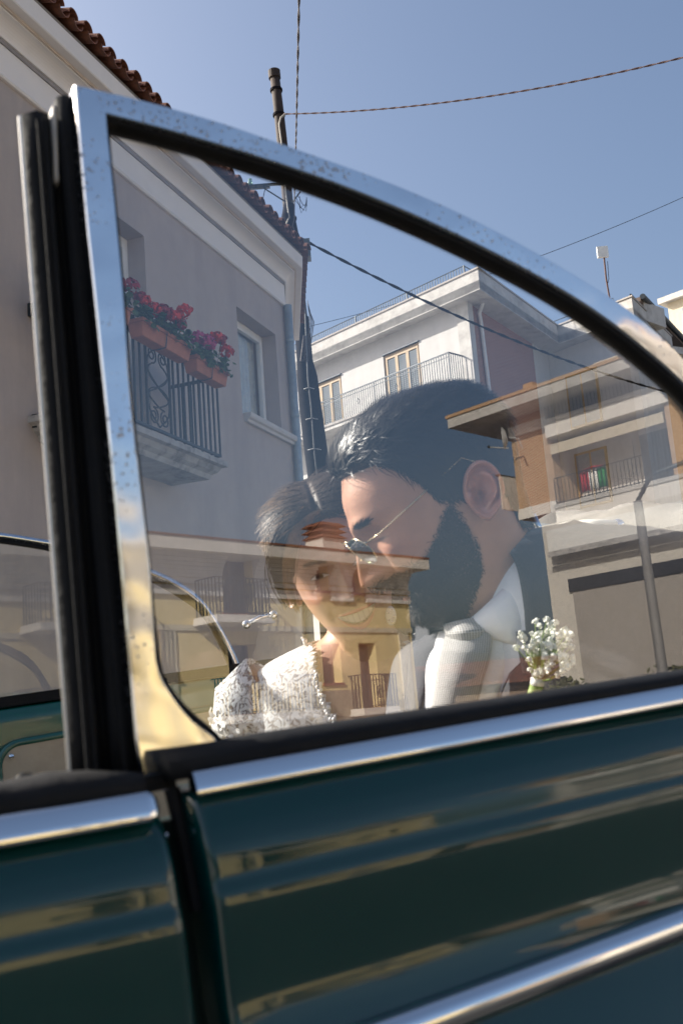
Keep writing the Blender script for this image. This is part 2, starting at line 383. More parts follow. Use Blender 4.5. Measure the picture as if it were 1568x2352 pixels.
# balcony
BO = .56; bl = g.px(200, 950, .56)[0]; br = gp(815, 1935, BO+.03)[0]
prof = [(-.0, SLZ-.20), (BO-.10, SLZ-.20), (BO-.08, SLZ-.15), (BO-.03, SLZ-.12), (BO+.0, SLZ-.07), (BO+.05, SLZ-.06), (BO+.05, SLZ-.004), (0, SLZ-.004)]
mb = MB(); P = []
def slab_ring(o, z): return [(bl-.05, 0.001, z), (bl-.05, -o, z), (br, -o, z), (br, .001, z)]
rows = []
for o, z in prof[1:-1]:
    e = o-(BO+.05); rows.append([(bl-.05-e, .001, z), (bl-.05-e, -o, z), (br+e, -o, z), (br+e, .001, z)])
mb.grid(rows); n4 = len(rows); mb.f.append((0, 1, 2, 3)); mb.f.append(tuple(4*(n4-1)+i for i in (3, 2, 1, 0)))
slab = mb.build('balcony_slab', M_stone, grey)
zt = gp(760, 1330, BO)[1]; zt = SLZ+.92; rb = SLZ+.02; fx1 = br-.07
rail = MB().box(bl, fx1, -BO-.015, -BO+.015, rb+.02, rb+.045).build('balcony_railing', M_iron, grey)
MB().box(bl, fx1+.015, -BO-.02, -BO+.02, zt-.02, zt+.012).build('top_rail', M_iron, rail)
MB().box(fx1-.015, fx1+.015, -BO+.022, -.002, zt-.02, zt+.012).build('top_rail', M_iron, rail)
MB().box(fx1-.012, fx1+.012, -BO+.022, -.002, rb+.02, rb+.045).build('bottom_rail', M_iron, rail)
bar = MB().box(-.009, .009, -.009, .009, rb+.045, zt-.02).mesh('bar'); bar.materials.append(M_iron)
s0, s1 = gp(280, 1150, BO)[0], gp(432, 1215, BO)[0]
x = fx1
while x > s1+.04: inst('baluster', bar, rail, (x, -BO, 0)); x -= .105
x = s0
while x > bl: inst('baluster', bar, rail, (x, -BO, 0)); x -= .105
for x in (s0, s1): inst('baluster', bar, rail, (x, -BO, 0), (0, 0, .2), (1.2, 1.2, 1))
yy = -BO+.105
while yy < -.03: inst('baluster', bar, rail, (fx1, yy, 0)); yy += .105
def spiral(c, r, a0, turns, sgn): return [(c[0]+r*(1-.75*k/24)*math.cos(a0+sgn*turns*2*math.pi*k/24), -BO, c[1]+r*(1-.75*k/24)*math.sin(a0+sgn*turns*2*math.pi*k/24)) for k in range(25)]
wS = s1-s0; hS = zt-rb-.06; cx = (s0+s1)/2
def P_(fx, fz): return (s0+wS*fx, -BO, rb+.045+hS*fz)
def crv(pts, n=40):
    pts = np.array(pts); t = np.linspace(0, len(pts)-1, n); out = []
    for q in t:
        i = int(min(q, len(pts)-2)); f = q-i; p0 = pts[max(i-1, 0)]; p1 = pts[i]; p2 = pts[i+1]; p3 = pts[min(i+2, len(pts)-1)]
        out.append(.5*((2*p1)+(-p0+p2)*f+(2*p0-5*p1+4*p2-p3)*f*f+(-p0+3*p1-3*p2+p3)*f**3))
    return out
r_ = wS*.2
for fz, sg in ((.86, 1), (.14, -1)):
    for fx, sx in ((.27, -1), (.73, 1)):
        c = P_(fx, fz); MB().tube(spiral((c[0], c[2]), r_, math.pi/2*sg*-1, 1.6, sx*sg*-1), .0085, 6).build('scroll', M_iron, rail)
for sx in (0, 1):
    f = (lambda v: v) if sx == 0 else (lambda v: 1-v)
    MB().tube(crv([P_(f(.27), .76), P_(f(.08), .66), P_(f(.5), .5), P_(f(.92), .38), P_(f(.55), .27), P_(f(.27), .24)]), .0085, 6).build('scroll', M_iron, rail)
    MB().tube(crv([P_(f(.5), .97), P_(f(.1), .82), P_(f(.12), .62), P_(f(.5), .5)]), .0085, 6).build('scroll', M_iron, rail)
    MB().tube(crv([P_(f(.5), .5), P_(f(.1), .42), P_(f(.1), .2), P_(f(.5), .03)]), .0085, 6).build('scroll', M_iron, rail)
# flower boxes
def leaf_patch(mb_, c, r, nrm):
    nrm = nrm/np.linalg.norm(nrm); a = np.cross(nrm, (.3, .5, .8)); a /= np.linalg.norm(a); b = np.cross(nrm, a); n = 7
    vs = [c+nrm*r*.15]+[c+(a*math.cos(2*math.pi*i/n)+b*math.sin(2*math.pi*i/n))*r*random.uniform(.8, 1.1)-nrm*random.uniform(0, .25)*r for i in range(n)]
    mb_.add(vs, [(0, 1+i, 1+(i+1) % n) for i in range(n)])
def geranium_box(u0, u1, zb, nb, label, mats_, dens=1.):
    root = empty('flower_box'); root.parent = None
    wpos = g.world((u0+u1)/2, -BO-.11, zb); ang = math.atan2(g.u[1], g.u[0])
    root.location = wpos; root.rotation_euler = (0, 0, ang)
    L_ = (u1-u0)/2; hb = .155
    def shell(a, b, c, d): return [(-a, -b, 0), (a, -b, 0), (a, b, 0), (-a, b, 0), (-c, -d, hb), (c, -d, hb), (c, d, hb), (-c, d, hb)]
    bx = MB().hexa(shell(L_-.03, .065, L_, .085)).build('planter', M_terra, root); bevel(bx, .008)
    rim = MB(); c, d = L_+.012, .097
    for q in ((-c, c, -d, -d+.02), (-c, c, d-.02, d), (-c, -c+.02, -d+.02, d-.02), (c-.02, c, -d+.02, d-.02)): rim.box(q[0], q[1], q[2], q[3], hb-.028, hb+.006)
    rim.build('rim', M_terra, root)
    MB().box(-L_+.02, L_-.02, -.07, .07, hb-.02, hb+.012).build('soil', mat('soil', (.04, .03, .022), 1.), root)
    for xx in (-L_*.1,):
        MB().tube([(xx, .1, hb+.04), (xx, -.1, hb-.02), (xx, -.082, .0), (xx, 0, -.01), (xx, .08, .0), (xx, .1, hb+.04)], .006, 5).build('bracket', M_iron, root)
    fol = MB(); n = int(330*dens*L_/.4)
    for i in range(n):
        x = random.uniform(-L_, L_)*1.03; t = random.random()**.7; y = random.gauss(-.03, .06); z = hb+.02+t*.17*(.55+.45*math.sin(x*23+u0*9))
        if random.random() < .05: z = hb-random.random()*.05; y = -.11-random.random()*.02
        leaf_patch(fol, np.array([x, y, z]), random.uniform(.020, .040), np.array([random.gauss(0, .5), random.gauss(-.5, .4), random.uniform(.3, 1)]))
    fol.build('foliage', M_leaf, root)
    for i in range(nb):
        x = -L_*1.0+2*L_*(i+.5)/nb+random.uniform(-.03, .03); z = hb+random.uniform(.17, .33); y = random.uniform(-.12, .03); r = random.uniform(.058, .088)
        MB().tube([(x*.85, y*.4, hb), (x*.95, y*.8, hb+(z-hb)*.6), (x, y, z)], .0035, 5).build('stem', M_leaf, root)
        bb = MB()
        for k in range(85):
            v = np.array([random.gauss(0, 1), random.gauss(0, 1), random.gauss(.2, 1)]); v /= np.linalg.norm(v)
            leaf_patch(bb, np.array([x, y, z])+v*r*random.uniform(.75, 1.05)*np.array([1, 1, .85]), random.uniform(.015, .024), v+np.array([random.gauss(0, .3), random.gauss(0, .3), random.gauss(0, .3)]))
        bb.build('bloom', mats_[i % len(mats_)], root)
    tag(root, label, 'flower box', 'terracotta flower boxes on the balcony rail')
    return root
zb1 = (gp(270, 1120, BO+.15)[1]+gp(570, 1240, BO+.15)[1])/2
a0, a1 = gp(262, 1000, BO+.19)[0], gp(592, 1140, BO+.19)[0]-.03
geranium_box(a0, a1, zb1, 9, 'long terracotta flower box with scarlet and crimson geraniums above the scroll panel', [M_crim, M_red, M_red, M_crim, M_crim])
b0, b1 = gp(600, 1210, BO+.19)[0]+.06, gp(815, 1265, BO+.19)[0]+.02
geranium_box(b0, b1, zb1-.05, 6, 'short terracotta flower box with magenta and red geraniums at the railing corner', [M_mag, M_mag, M_mag, M_red, M_crim, M_red])
geranium_box(a0-.85, a0-.17, zb1+.02, 7, 'terracotta flower box of crimson geraniums in front of the balcony door', [M_crim, M_red, M_crim])

# ------------------------------------------------------------------ pole and cables
PT = 19.0
pb = at(712, 930, PT); fn = np.array([0, 1., 0])
def pp(x, y, dy=0.): return hit(x, y, pb+np.array([0, dy, 0]), fn)
ptop = pp(630, 166); px0 = pp(725, 1040)
pole = tag(empty('utility_pole', loc=(px0[0], px0[1], 0)), 'tall rusty brown steel utility pole wrapped in black sheath behind the grey house', 'pole')
O = np.array([px0[0], px0[1], 0])
def rel(q): return np.array(q)-O
shp = [(738, 1130, 27), (722, 1010, 27), (712, 930, 26), (706, 868, 24), (700, 830, 19), (692, 730, 18)]
low = [rel(pp(x, y)) for x, y, r in shp]; kpx = PT/FPX
base = [np.array([low[0][0]+(low[0][0]-low[-1][0])*.1, 0, 0])]
MB().tube(base+low, [27*kpx]+[r*kpx for *_, r in shp], 14).build('sheathed_base', M_black, pole, smooth=True)
up_ = [(693, 740, 15), (672, 560, 15), (660, 455, 13), (650, 345, 13), (641, 262, 12.5), (631, 175, 12)]
MB().tube([rel(pp(x, y)) for x, y, r in up_], [r*kpx for *_, r in up_], 14).build('pole_shaft', M_rust, pole, smooth=True)
t1 = rel(pp(631, 180)); t2 = rel(pp(629.5, 163)); MB().tube([t1, t2], 15*kpx, 14).build('pole_cap', M_rust, pole)
for yy in (205, 262, 345, 500):
    a = np.interp(yy, [166, 740], [630, 693]); q1 = rel(pp(a, yy)); q2 = rel(pp(a+.4, yy+5)); MB().tube([q1, q2], 15.2*kpx, 12).build('clamp_band', M_black, pole)
# wrapped section
pts = [(668, 560, 0), (676, 520, 0), (664, 490, 0), (670, 545, 0)]
MB().tube([rel(pp(664, 470, -.1)), rel(pp(662, 500, -.1)), rel(pp(672, 540, -.1)), rel(pp(684, 575, -.1))], [13*kpx, 17*kpx, 15*kpx, 17*kpx], 10).build('cable_wrap', M_black, pole, smooth=True)
MB().box(*sum(([a, b] for a, b in zip(rel(pp(688, 590, -.2)), rel(pp(712, 560, .05)))), [])).build('junction_box', mat('box grey', (.09, .11, .12), .6), pole)
def conduit(pts, r, m, nm='conduit'): MB().tube([rel(pp(x, y, -.22)) for x, y in pts], r, 6).build(nm, m, pole, smooth=True)
conduit([(655, 262), (645, 270), (641, 285), (648, 340), (656, 440), (664, 500), (655, 520), (668, 555), (690, 570)], .018, mat('pale conduit', (.42, .39, .34), .6))
conduit([(700, 700), (707, 870), (714, 930), (722, 1040), (732, 1130)], .015, mat('grey conduit', (.16, .165, .17), .7))
conduit([(676, 430), (676, 500), (672, 520), (700, 590)], .012, M_cable)
for k_ in range(4):
    conduit([(706+2*k_, 690+9*k_), (712+3*k_, 740), (702+2*k_, 800+10*k_), (690+3*k_, 830), (697+2*k_, 770)], .008, M_cable, 'slack_cable')
for k_ in range(5):
    x0, y0 = 676+3*k_, 440+random.uniform(0, 25)
    conduit([(x0, y0), (690+random.uniform(-3, 8), y0+25), (700+random.uniform(-5, 5), y0+random.uniform(0, 40)), (704, 460+random.uniform(-10, 10))], .006, M_black, 'loose_wire')
for yy in (890, 960, 1030): conduit([(np.interp(yy, [890, 1030], [697, 706]), yy+4), (np.interp(yy, [890, 1030], [710, 722]), yy), (np.interp(yy, [890, 1030], [722, 738]), yy+3)], .009, mat('tie white', (.5, .5, .5), .6), 'cable_tie')
# cross arm with insulator
xa0, xa1 = rel(pp(569, 428, -.15)), rel(pp(655, 424, -.15))
arm = MB().box(xa0[0], xa1[0], xa0[1]-.03, xa0[1]+.03, xa0[2]-.015, xa0[2]+.02).build('cross_arm', M_iron, pole)
MB().box(xa0[0], xa0[0]+.45*(xa1[0]-xa0[0])+.1, xa0[1]-.03, xa0[1]+.03, xa0[2]-.065, xa0[2]-.04).build('cross_arm_lower_bar', M_iron, pole)
for f in (0.0, .2, .42): MB().box(xa0[0]+f*.69, xa0[0]+f*.69+.04, xa0[1]-.028, xa0[1]+.028, xa0[2]-.04, xa0[2]-.015).build('arm_spacer', M_iron, pole)
MB().tube([xa0+(.3, 0, -.06), rel(pp(658, 465, -.15))], .014, 6).build('brace', M_iron, pole)
MB().tube([rel(pp(668, 470, -.15)), rel(pp(690, 440, -.15))], .014, 6).build('brace', M_iron, pole)
q = xa0+np.array([.05, 0, .02]); MB().tube([q, q+(0, 0, .02), q+(0, 0, .05), q+(0, 0, .08), q+(0, 0, .12), q+(0, 0, .14)], [.02, .045, .05, .035, .04, .012], 10).build('insulator', mat('green glass insulator', (.25, .42, .38), .1, trans=.5), pole, smooth=True)
def cable(nm, label, A, B, sag, r, m, twist=0., strands=1, n=60):
    root_pts = []
    for i in range(n+1):
        f = i/n; p = np.array(A)*(1-f)+np.array(B)*f; p[2] -= sag*4*f*(1-f); root_pts.append(p)
    b_ = MB(); ln = np.linalg.norm(np.array(B)-np.array(A)); d = (np.array(B)-np.array(A))/ln; s1_ = np.cross(d, (0, 0, 1)); s1_ /= np.linalg.norm(s1_); s2_ = np.cross(s1_, d)
    for k_ in range(strands):
        ph = 2*math.pi*k_/strands
        b_.tube([p+(s1_*math.cos(ph+twist*i)+s2_*math.sin(ph+twist*i))*r*(.95 if strands > 1 else 0) for i, p in enumerate(root_pts)], r, 5)
    o = b_.build(nm, m, None, smooth=True); return tag(o, label, 'cable')
pA = pp(652, 262, -.2); cable('overhead_cable', 'twisted reddish cable running from high on the pole across the open sky', pA, at(1900, 40, 15), .35, .009, mat('reddish cable', (.16, .10, .09), .7, var=.4, vscale=8), .9, 2, 160)
pB = pp(676, 470, -.2); cable('overhead_cable', 'near vertical twisted cable rising from the pole and passing overhead', pB, at(690, -150, 7), .03, .0065, M_cable, .5, 2, 160)
pC = pp(692, 548, -.2); cable('overhead_cable', 'thick twisted cable sagging from the junction box past the white apartment block', pC, at(1640, 925, 27), .42, .016, M_black, .6, 2, 160)
cable('overhead_cable', 'thin dark wire stretched above the roof railing of the white block', at(700, 752, 44), at(1640, 420, 40), .5, .012, M_black, n=30)
cable('overhead_cable', 'thin stay wire slanting down from the cross arm to the tiled roof', pp(610, 428, -.1), pp(590, 520, .4), .0, .008, M_black, n=6)
# ------------------------------------------------------------------ white apartment block
c5 = lambda x, y: ((850+x/2.412)*.784, (700+y/2.412)*.784)
c2 = lambda x, y: ((1000+x/1.568)*.784, (500+y/1.568)*.784)
am = math.radians(-43)
wp = at(1070, 690, 36); WL = Fac(wp, (-math.cos(am), math.sin(am)))
WR = Fac(wp, (math.cos(math.radians(32)), -math.sin(math.radians(32))))
wh = tag(WL.root('apartment_block'), 'white apartment block with concrete parapet, roof railing, long balcony and red brick side', 'building')
def toL(P): return WL.loc(P)
lp = lambda x, y, o=0.: WL.px(*c5(x, y), o)
D1 = (lp(655, 830)[0], lp(905, 722)[0], 11.42, 13.6); D2 = (lp(165, 1040)[0]-.3, lp(358, 960)[0], 11.42, 13.57)
D3 = (D2[0]-4.2, D2[1]-4.2, 11.42, 13.57)
mb = MB(); wall_holes(mb, -16, -.001, -.5, 14.7, [D1, D2, D3], 0, .3); mb.build('wall', M_wwhite, wh)
mb = MB(); mb.box(-.47, .06, -.04, -.002, -.5, 14.7); mb.build('corner_pilaster', M_conc, wh)
# brick side wall in world directions
uR = WR.u; N_R = WR.N
def quadwall(P0_, d, ln, z0, z1, inward, th, nm, m):
    a = np.array(P0_[:2]); b = a+np.array(d[:2])*ln; i_ = np.array(inward[:2])*th
    c_ = [(*a, z0), (*b, z0), (*(b+i_), z0), (*(a+i_), z0), (*a, z1), (*b, z1), (*(b+i_), z1), (*(a+i_), z1)]
    return MB().hexa([toL(q) for q in c_]).build(nm, m, wh)
quadwall(WR.world(.06, 0, 0), uR, 5.85, -.5, 14.45, -N_R, .3, 'brick_side_wall', M_brick)
quadwall(WR.world(5.91, -.02, 0), uR, 1.6, -.5, 14.7, -N_R, .3, 'side_wall', M_wwhite)
def atz(q, z): d = ray(*q); return CP+d*((z-CP[2])/d[2])
E0 = atz(c2(625, 450), 15.); E1 = atz(c2(990, 715), 15.); E2 = atz(c2(1330, 580), 15.); E3 = E2+(atz(c2(1450, 700), 15.)-E2)*1.6
EL = E0-WL.u*18
# parapet fascia: closed strip with thickness, plus soffit
pathw = [toL(q)[:2] for q in (EL, E0, E1, E2, E3)]
def strip(path, prof, nm, m):
    b_ = MB(); sweep(b_, path, prof, closed=True); k_ = len(prof); e_ = (len(path)-1)*k_
    b_.f += [tuple(range(k_)), tuple(e_+i for i in range(k_))[::-1]]; return b_.build(nm, m, wh)
strip(pathw, [(0, 14.27), (0, 15.0), (-.25, 15.0), (-.25, 14.27)], 'parapet', M_conc)
strip(pathw, [(.04, 15.002), (.04, 15.06), (-.3, 15.06), (-.3, 15.002)], 'coping', mat('coping grey', (.36, .33, .31), .8, var=.1))
# soffit slab (L-shaped top) as two prisms under the roof
pts = [toL(q) for q in (EL, E0, E1, E2, E3)]
poly = [p[:2] for p in pts]+[(pts[-1][0]+2, pts[-1][1]+8), (pts[0][0], pts[0][1]+14)]
MB().prism(poly, lambda q: (q[0], q[1], 14.30), lambda q: (q[0], q[1], 14.6)).build('roof_slab', M_conc, wh)
# projecting wing to the right
W0 = E1+WL.u*.0-N_R*.55; W0 = WR.world(6.9, 0, 0)
b0 = np.array(toL(E1)); b1 = np.array(toL(E2)); b2 = np.array(toL(E3))
ins = .7
d1 = (b1-b0)/np.linalg.norm(b1-b0); n1 = np.array([-d1[1], d1[0], 0])
d2 = (b2-b1)/np.linalg.norm(b2-b1); n2 = np.array([-d2[1], d2[0], 0])
wa = b0+n1*ins-d1*1.8; wb = b1+n1*ins-d1*.55; wc = b2-d1*.55
for a, b, m, nm in ((wa, wb, M_wwhite, 'wing_wall'), (wb, wc, M_wwhite, 'wing_side_wall')):
    dd = (b-a)/np.linalg.norm(b-a); ii = np.array([-dd[1], dd[0], 0])*.3; z0, z1 = -.5, 14.28
    MB().hexa([(a[0], a[1], z0), (b[0], b[1], z0), (b[0]+ii[0], b[1]+ii[1], z0), (a[0]+ii[0], a[1]+ii[1], z0), (a[0], a[1], z1), (b[0], b[1], z1), (b[0]+ii[0], b[1]+ii[1], z1), (a[0]+ii[0], a[1]+ii[1], z1)]).build(nm, m, wh)
# wing windows and balcony
def wing_pt(f, out, z): q = wa+(wb-wa)*f-n1*out; return (q[0], q[1], z)
for z0 in (10.9, 7.7):
    q = [wing_pt(.30, .012, z0), wing_pt(.62, .012, z0), wing_pt(.62, .012, z0+2.2), wing_pt(.30, .012, z0+2.2)]
    o = MB().prism([0, 1, 2, 3], lambda i: q[i], lambda i: tuple(np.array(q[i])-n1*.05)).build('balcony_door', M_woodfr, wh)
    for f0 in (.32, .47):
        q2 = [wing_pt(f0, .07, z0+.1), wing_pt(f0+.13, .07, z0+.1), wing_pt(f0+.13, .07, z0+2.1), wing_pt(f0, .07, z0+2.1)]
        MB().prism([0, 1, 2, 3], lambda i: q2[i], lambda i: tuple(np.array(q2[i])-n1*.02)).build('shutter', M_shut, o)
# french doors with slatted shutters
def french(h, nm='balcony_door'):
    u0, u1, z0, z1 = h
    b_ = MB(); f = .09; b_.box(u0, u0+f, .05, .12, z0, z1); b_.box(u1-f, u1, .05, .12, z0, z1); b_.box(u0+f, u1-f, .05, .12, z1-f, z1)
    o = b_.build(nm, M_woodfr, wh); n = 3; wd = (u1-u0-2*f)/n
    for i in range(n):
        a, b = u0+f+wd*i, u0+f+wd*(i+1)
        b_ = MB(); b_.box(a+.005, a+.07, .03, .09, z0+.03, z1-f); b_.box(b-.07, b-.005, .03, .09, z0+.03, z1-f); b_.box(a+.07, b-.07, .03, .09, z1-f-.09, z1-f); b_.build('shutter_frame', M_woodfr, o)
        for k_ in range(26):
            z = z0+.06+(z1-f-.16-z0)*k_/26; b_ = MB(); b_.hexa([(a+.07, .045, z), (b-.07, .045, z), (b-.07, .075, z+.03), (a+.07, .075, z+.03), (a+.07, .045, z+.015), (b-.07, .045, z+.015), (b-.07, .075, z+.045), (a+.07, .075, z+.045)]); b_.build('slat', M_shut, o)
    MB().box(u0, u1, .13, .16, z0, z1).build('shutter_back', M_shut, o)
    MB().box(u0-.03, u1+.03, -.06, .05, z1, z1+.04).build('lintel_drip', M_iron, o)
for h in (D1, D2, D3): french(h)
# balcony
bo = .8; ue = lp(1115, 800, bo)[0]; zr = lp(1115, 800, bo)[1]; zs = 11.40
MB().box(-16, ue+.12, -bo-.08, -.001, zs-.20, zs).build('balcony_slab', M_conc, wh)
MB().box(-16, ue+.16, -bo-.12, -bo-.081, zs-.06, zs+.03).build('slab_edge', M_stone, wh)
rl = MB().box(-16, ue+.02, -bo-.02, -bo+.02, zr-.03, zr+.01).build('balcony_railing', M_iron, wh)
MB().box(ue-.02, ue+.02, -bo+.021, -.01, zr-.03, zr+.01).build('side_rail', M_iron, rl)
MB().box(-16, ue, -bo-.012, -bo+.012, zr-.17, zr-.15).build('middle_rail', M_iron, rl)
MB().box(-16, ue, -bo-.012, -bo+.012, zs+.06, zs+.08).build('bottom_rail', M_iron, rl)
bm_ = MB().box(-.010, .010, -.010, .010, zs+.08, zr-.03).mesh('bar'); bm_.materials.append(M_iron)
x = ue; k = 0
while x > -15: inst('baluster', bm_, rl, (x, -bo, 0), scale=(2 if k % 16 == 0 else 1, 1.6 if k % 16 == 0 else 1, 1)); x -= .115; k += 1
y = -bo+.115
while y < -.05: inst('baluster', bm_, rl, (ue, y, 0)); y += .115
for xx in (-4.9, -7.4, -2.9):
    MB().tube([(xx, -bo-.015, zs+.62), (xx+.07, -bo-.015, zs+.52), (xx, -bo-.015, zs+.40), (xx-.07, -bo-.015, zs+.52), (xx, -bo-.015, zs+.62)], .012, 5).build('diamond_ornament', M_iron, rl)
# roof railing
RO_ = .33; zr1 = 15.43
e0 = np.array(toL(E0)); rr = MB().tube([(-16, e0[1]+.2, zr1), (e0[0]-.75, e0[1]+.2, zr1)], .02, 5).build('roof_railing', M_iron, wh)
MB().tube([(e0[0]-.75, e0[1]+.2, zr1), tuple(np.array(toL(E0+(E1-E0)*.25))[:2]+np.array([-.6, .4]))+(zr1,)], .02, 5).build('side_rail', M_iron, rr)
bm2 = MB().box(-.011, .011, -.011, .011, 15.06, zr1).mesh('bar'); bm2.materials.append(M_iron)
x = e0[0]-.75; k = 0
while x > -15: inst('baluster', bm2, rr, (x, e0[1]+.2, 0), scale=(2.4, 2.4, 1.001) if k % 22 == 0 else (1, 1, 1)); x -= .125; k += 1
# railing on wing roof
qa = b0+(b1-b0)*.02+n1*1.2; qb = b0+(b1-b0)*.55+n1*1.2
r2 = MB().tube([(qa[0]-2, qa[1], 15.75), (qb[0], qb[1], 15.75)], .02, 5).build('wing_roof_railing', M_iron, wh)
for k in range(22):
    q = qa+(qb-qa)*k/21; MB().box(q[0]-.011, q[0]+.011, q[1]-.011, q[1]+.011, 14.62, 15.74).build('baluster', M_iron, r2)
MB().hexa([tuple(qa+np.array([-1, .5, 0])+np.array([0, 0, 14.6-qa[2]])), tuple(qb+np.array([1, .5, 14.6-qb[2]])), tuple(qb+np.array([1, 2, 14.6-qb[2]])), tuple(qa+np.array([-1, 2, 14.6-qa[2]])), tuple(qa+np.array([-1, .5, 15.4-qa[2]])), tuple(qb+np.array([1, .5, 15.4-qb[2]])), tuple(qb+np.array([1, 2, 15.4-qb[2]])), tuple(qa+np.array([-1, 2, 15.4-qa[2]]))]).build('roof_upstand', M_conc, wh)
# downpipe on brick side
def rpt(x, y, o=.1): u_, z_ = WR.px(*c2(x, y), o); return np.array(toL(WR.world(u_, -o, z_)))
MB().tube([rpt(655, 588, .45), rpt(632, 655, .12), rpt(640, 700, .1), rpt(672, 960, .1), np.array([*rpt(672, 960, .1)[:2], 1.])], .07, 10).build('downpipe', mat('pale pipe', (.62, .62, .63), .5), wh, smooth=True)

# ------------------------------------------------------------------ roofs behind on the right
bA = Fac(at(1484, 690, 41), (math.cos(math.radians(31)), -math.sin(math.radians(31))))
bh = tag(bA.root('brick_house'), 'brown brick building with dark gutter behind the white block', 'building')
u0, z0 = bA.px(1484, 702)
MB().box(-.6, 12, .8, 2.2, -.5, z0-.15).build('wall', M_brown, bh)
MB().box(-1.2, 13, -.05, 2.6, z0-.15, z0+.02).build('eave', mat('eave brown', (.17, .13, .11), .8), bh)
MB().tube([(-1.2, -.14, z0+.02), (13, -.14, z0+.02)], .11, 10).build('gutter', M_iron, bh)
MB().tube([(-1.2, .3, z0+.2), (13, .3, z0+.2)], .05, 8).build('gutter_pipe', M_iron, bh)
for k in range(5): MB().box(-1.2+2.4*k, -.1+2.4*k, .74, .798, z0-2.4, z0-1.1).build('window', M_dark, bh)
bB = Fac(at(1552, 690, 62), (-.73, -.68))
bf = tag(bB.root('cream_building'), 'distant cream building with flat roof at the right edge behind the gutter', 'building')
zt_ = bB.px(1552, 690)[1]
MB().box(-.6, 8, 0, 8, -.5, zt_).build('wall', mat('cream render', (.62, .55, .42), .9, var=.1), bf)
MB().box(-1.0, 8.4, -.4, 8.4, zt_, zt_+.35).build('roof_slab', M_conc, bf)
for k in range(3):
    MB().box(.3, 2.2, -.06, -.002, zt_-2.0-3*k, zt_-.6-3*k).build('window', M_shut, bf)
    MB().box(-.2, 4, -1.0, -.002, zt_-2.6-3*k, zt_-2.45-3*k).build('balcony_slab', M_conc, bf)
am_ = empty('antenna_mast', loc=tuple(at(1399, 686, 40)))
def ar(x, y): return at(x, y, 40)-at(1399, 686, 40)
MB().tube([ar(1403, 730), ar(1399, 686), ar(1391, 640), ar(1386, 590)], .035, 8).build('mast', mat('mast rust', (.12, .06, .05), .7), am_)
c_ = ar(1383, 578); MB().box(c_[0]-.22, c_[0]+.2, c_[1]-.06, c_[1]+.06, c_[2]-.24, c_[2]+.2).build('panel_antenna', mat('antenna white', (.75, .75, .73), .5), am_)
MB().tube([ar(1394, 600), ar(1397, 640), ar(1395, 650)], .012, 5).build('feed_cable', M_black, am_)
tag(am_, 'slim mast with a square white panel antenna on the roof behind the chrome arch', 'antenna')
# ================================================================== the car (open green convertible)
B0 = 1.07
cb_ = GP-CMU*B0
CARM = Matrix(((CS[0], -GN[0], CMU[0], cb_[0]), (CS[1], -GN[1], CMU[1], cb_[1]), (CS[2], -GN[2], CMU[2], cb_[2]), (0, 0, 0, 1)))
car = tag(empty('convertible_car', CARM), 'dark green vintage convertible car with pitted chrome window frame and folded top', 'car')
def cbuild(mb_, nm, m, parent=None, smooth=False):
    o = mb_.build(nm, m, parent or car, smooth)
    if parent is None: o.location = (0, 0, B0)
    return o
# --- materials
def paint_mat():
    m, t, b = new_mat('dark green car paint'); N, L = t.nodes, t.links
    tc = N.new('ShaderNodeTexCoord'); n1 = N.new('ShaderNodeTexNoise'); n1.inputs['Scale'].default_value = 3; n1.inputs['Detail'].default_value = 3
    L.new(tc.outputs['Object'], n1.inputs['Vector'])
    r = N.new('ShaderNodeValToRGB'); r.color_ramp.elements[0].color = (.0002, .029, .028, 1); r.color_ramp.elements[1].color = (.0004, .038, .036, 1); L.new(n1.outputs['Fac'], r.inputs[0])
    L.new(r.outputs[0], b.inputs['Base Color']); b.inputs['Roughness'].default_value = .35; b.inputs['Coat Weight'].default_value = 1; b.inputs['Coat Roughness'].default_value = .035; b.inputs['Coat IOR'].default_value = 1.55; b.inputs['Specular IOR Level'].default_value = .08
    n2 = N.new('ShaderNodeTexNoise'); n2.inputs['Scale'].default_value = 5.5; n2.inputs['Detail'].default_value = 2; L.new(tc.outputs['Object'], n2.inputs['Vector'])
    bp = N.new('ShaderNodeBump'); bp.inputs['Strength'].default_value = .10; bp.inputs['Distance'].default_value = .02; L.new(n2.outputs['Fac'], bp.inputs['Height'])
    L.new(bp.outputs[0], b.inputs['Normal']); L.new(bp.outputs[0], b.inputs['Coat Normal'])
    n3 = N.new('ShaderNodeTexNoise'); n3.inputs['Scale'].default_value = 28; n3.inputs['Detail'].default_value = 8; n3.inputs['Roughness'].default_value = .75; L.new(tc.outputs['Object'], n3.inputs['Vector'])
    mr = N.new('ShaderNodeMapRange'); mr.inputs['From Min'].default_value = .4; mr.inputs['From Max'].default_value = .75; mr.inputs['To Min'].default_value = .03; mr.inputs['To Max'].default_value = .11; L.new(n3.outputs['Fac'], mr.inputs['Value']); L.new(mr.outputs[0], b.inputs['Coat Roughness'])
    return m
M_paint = paint_mat()
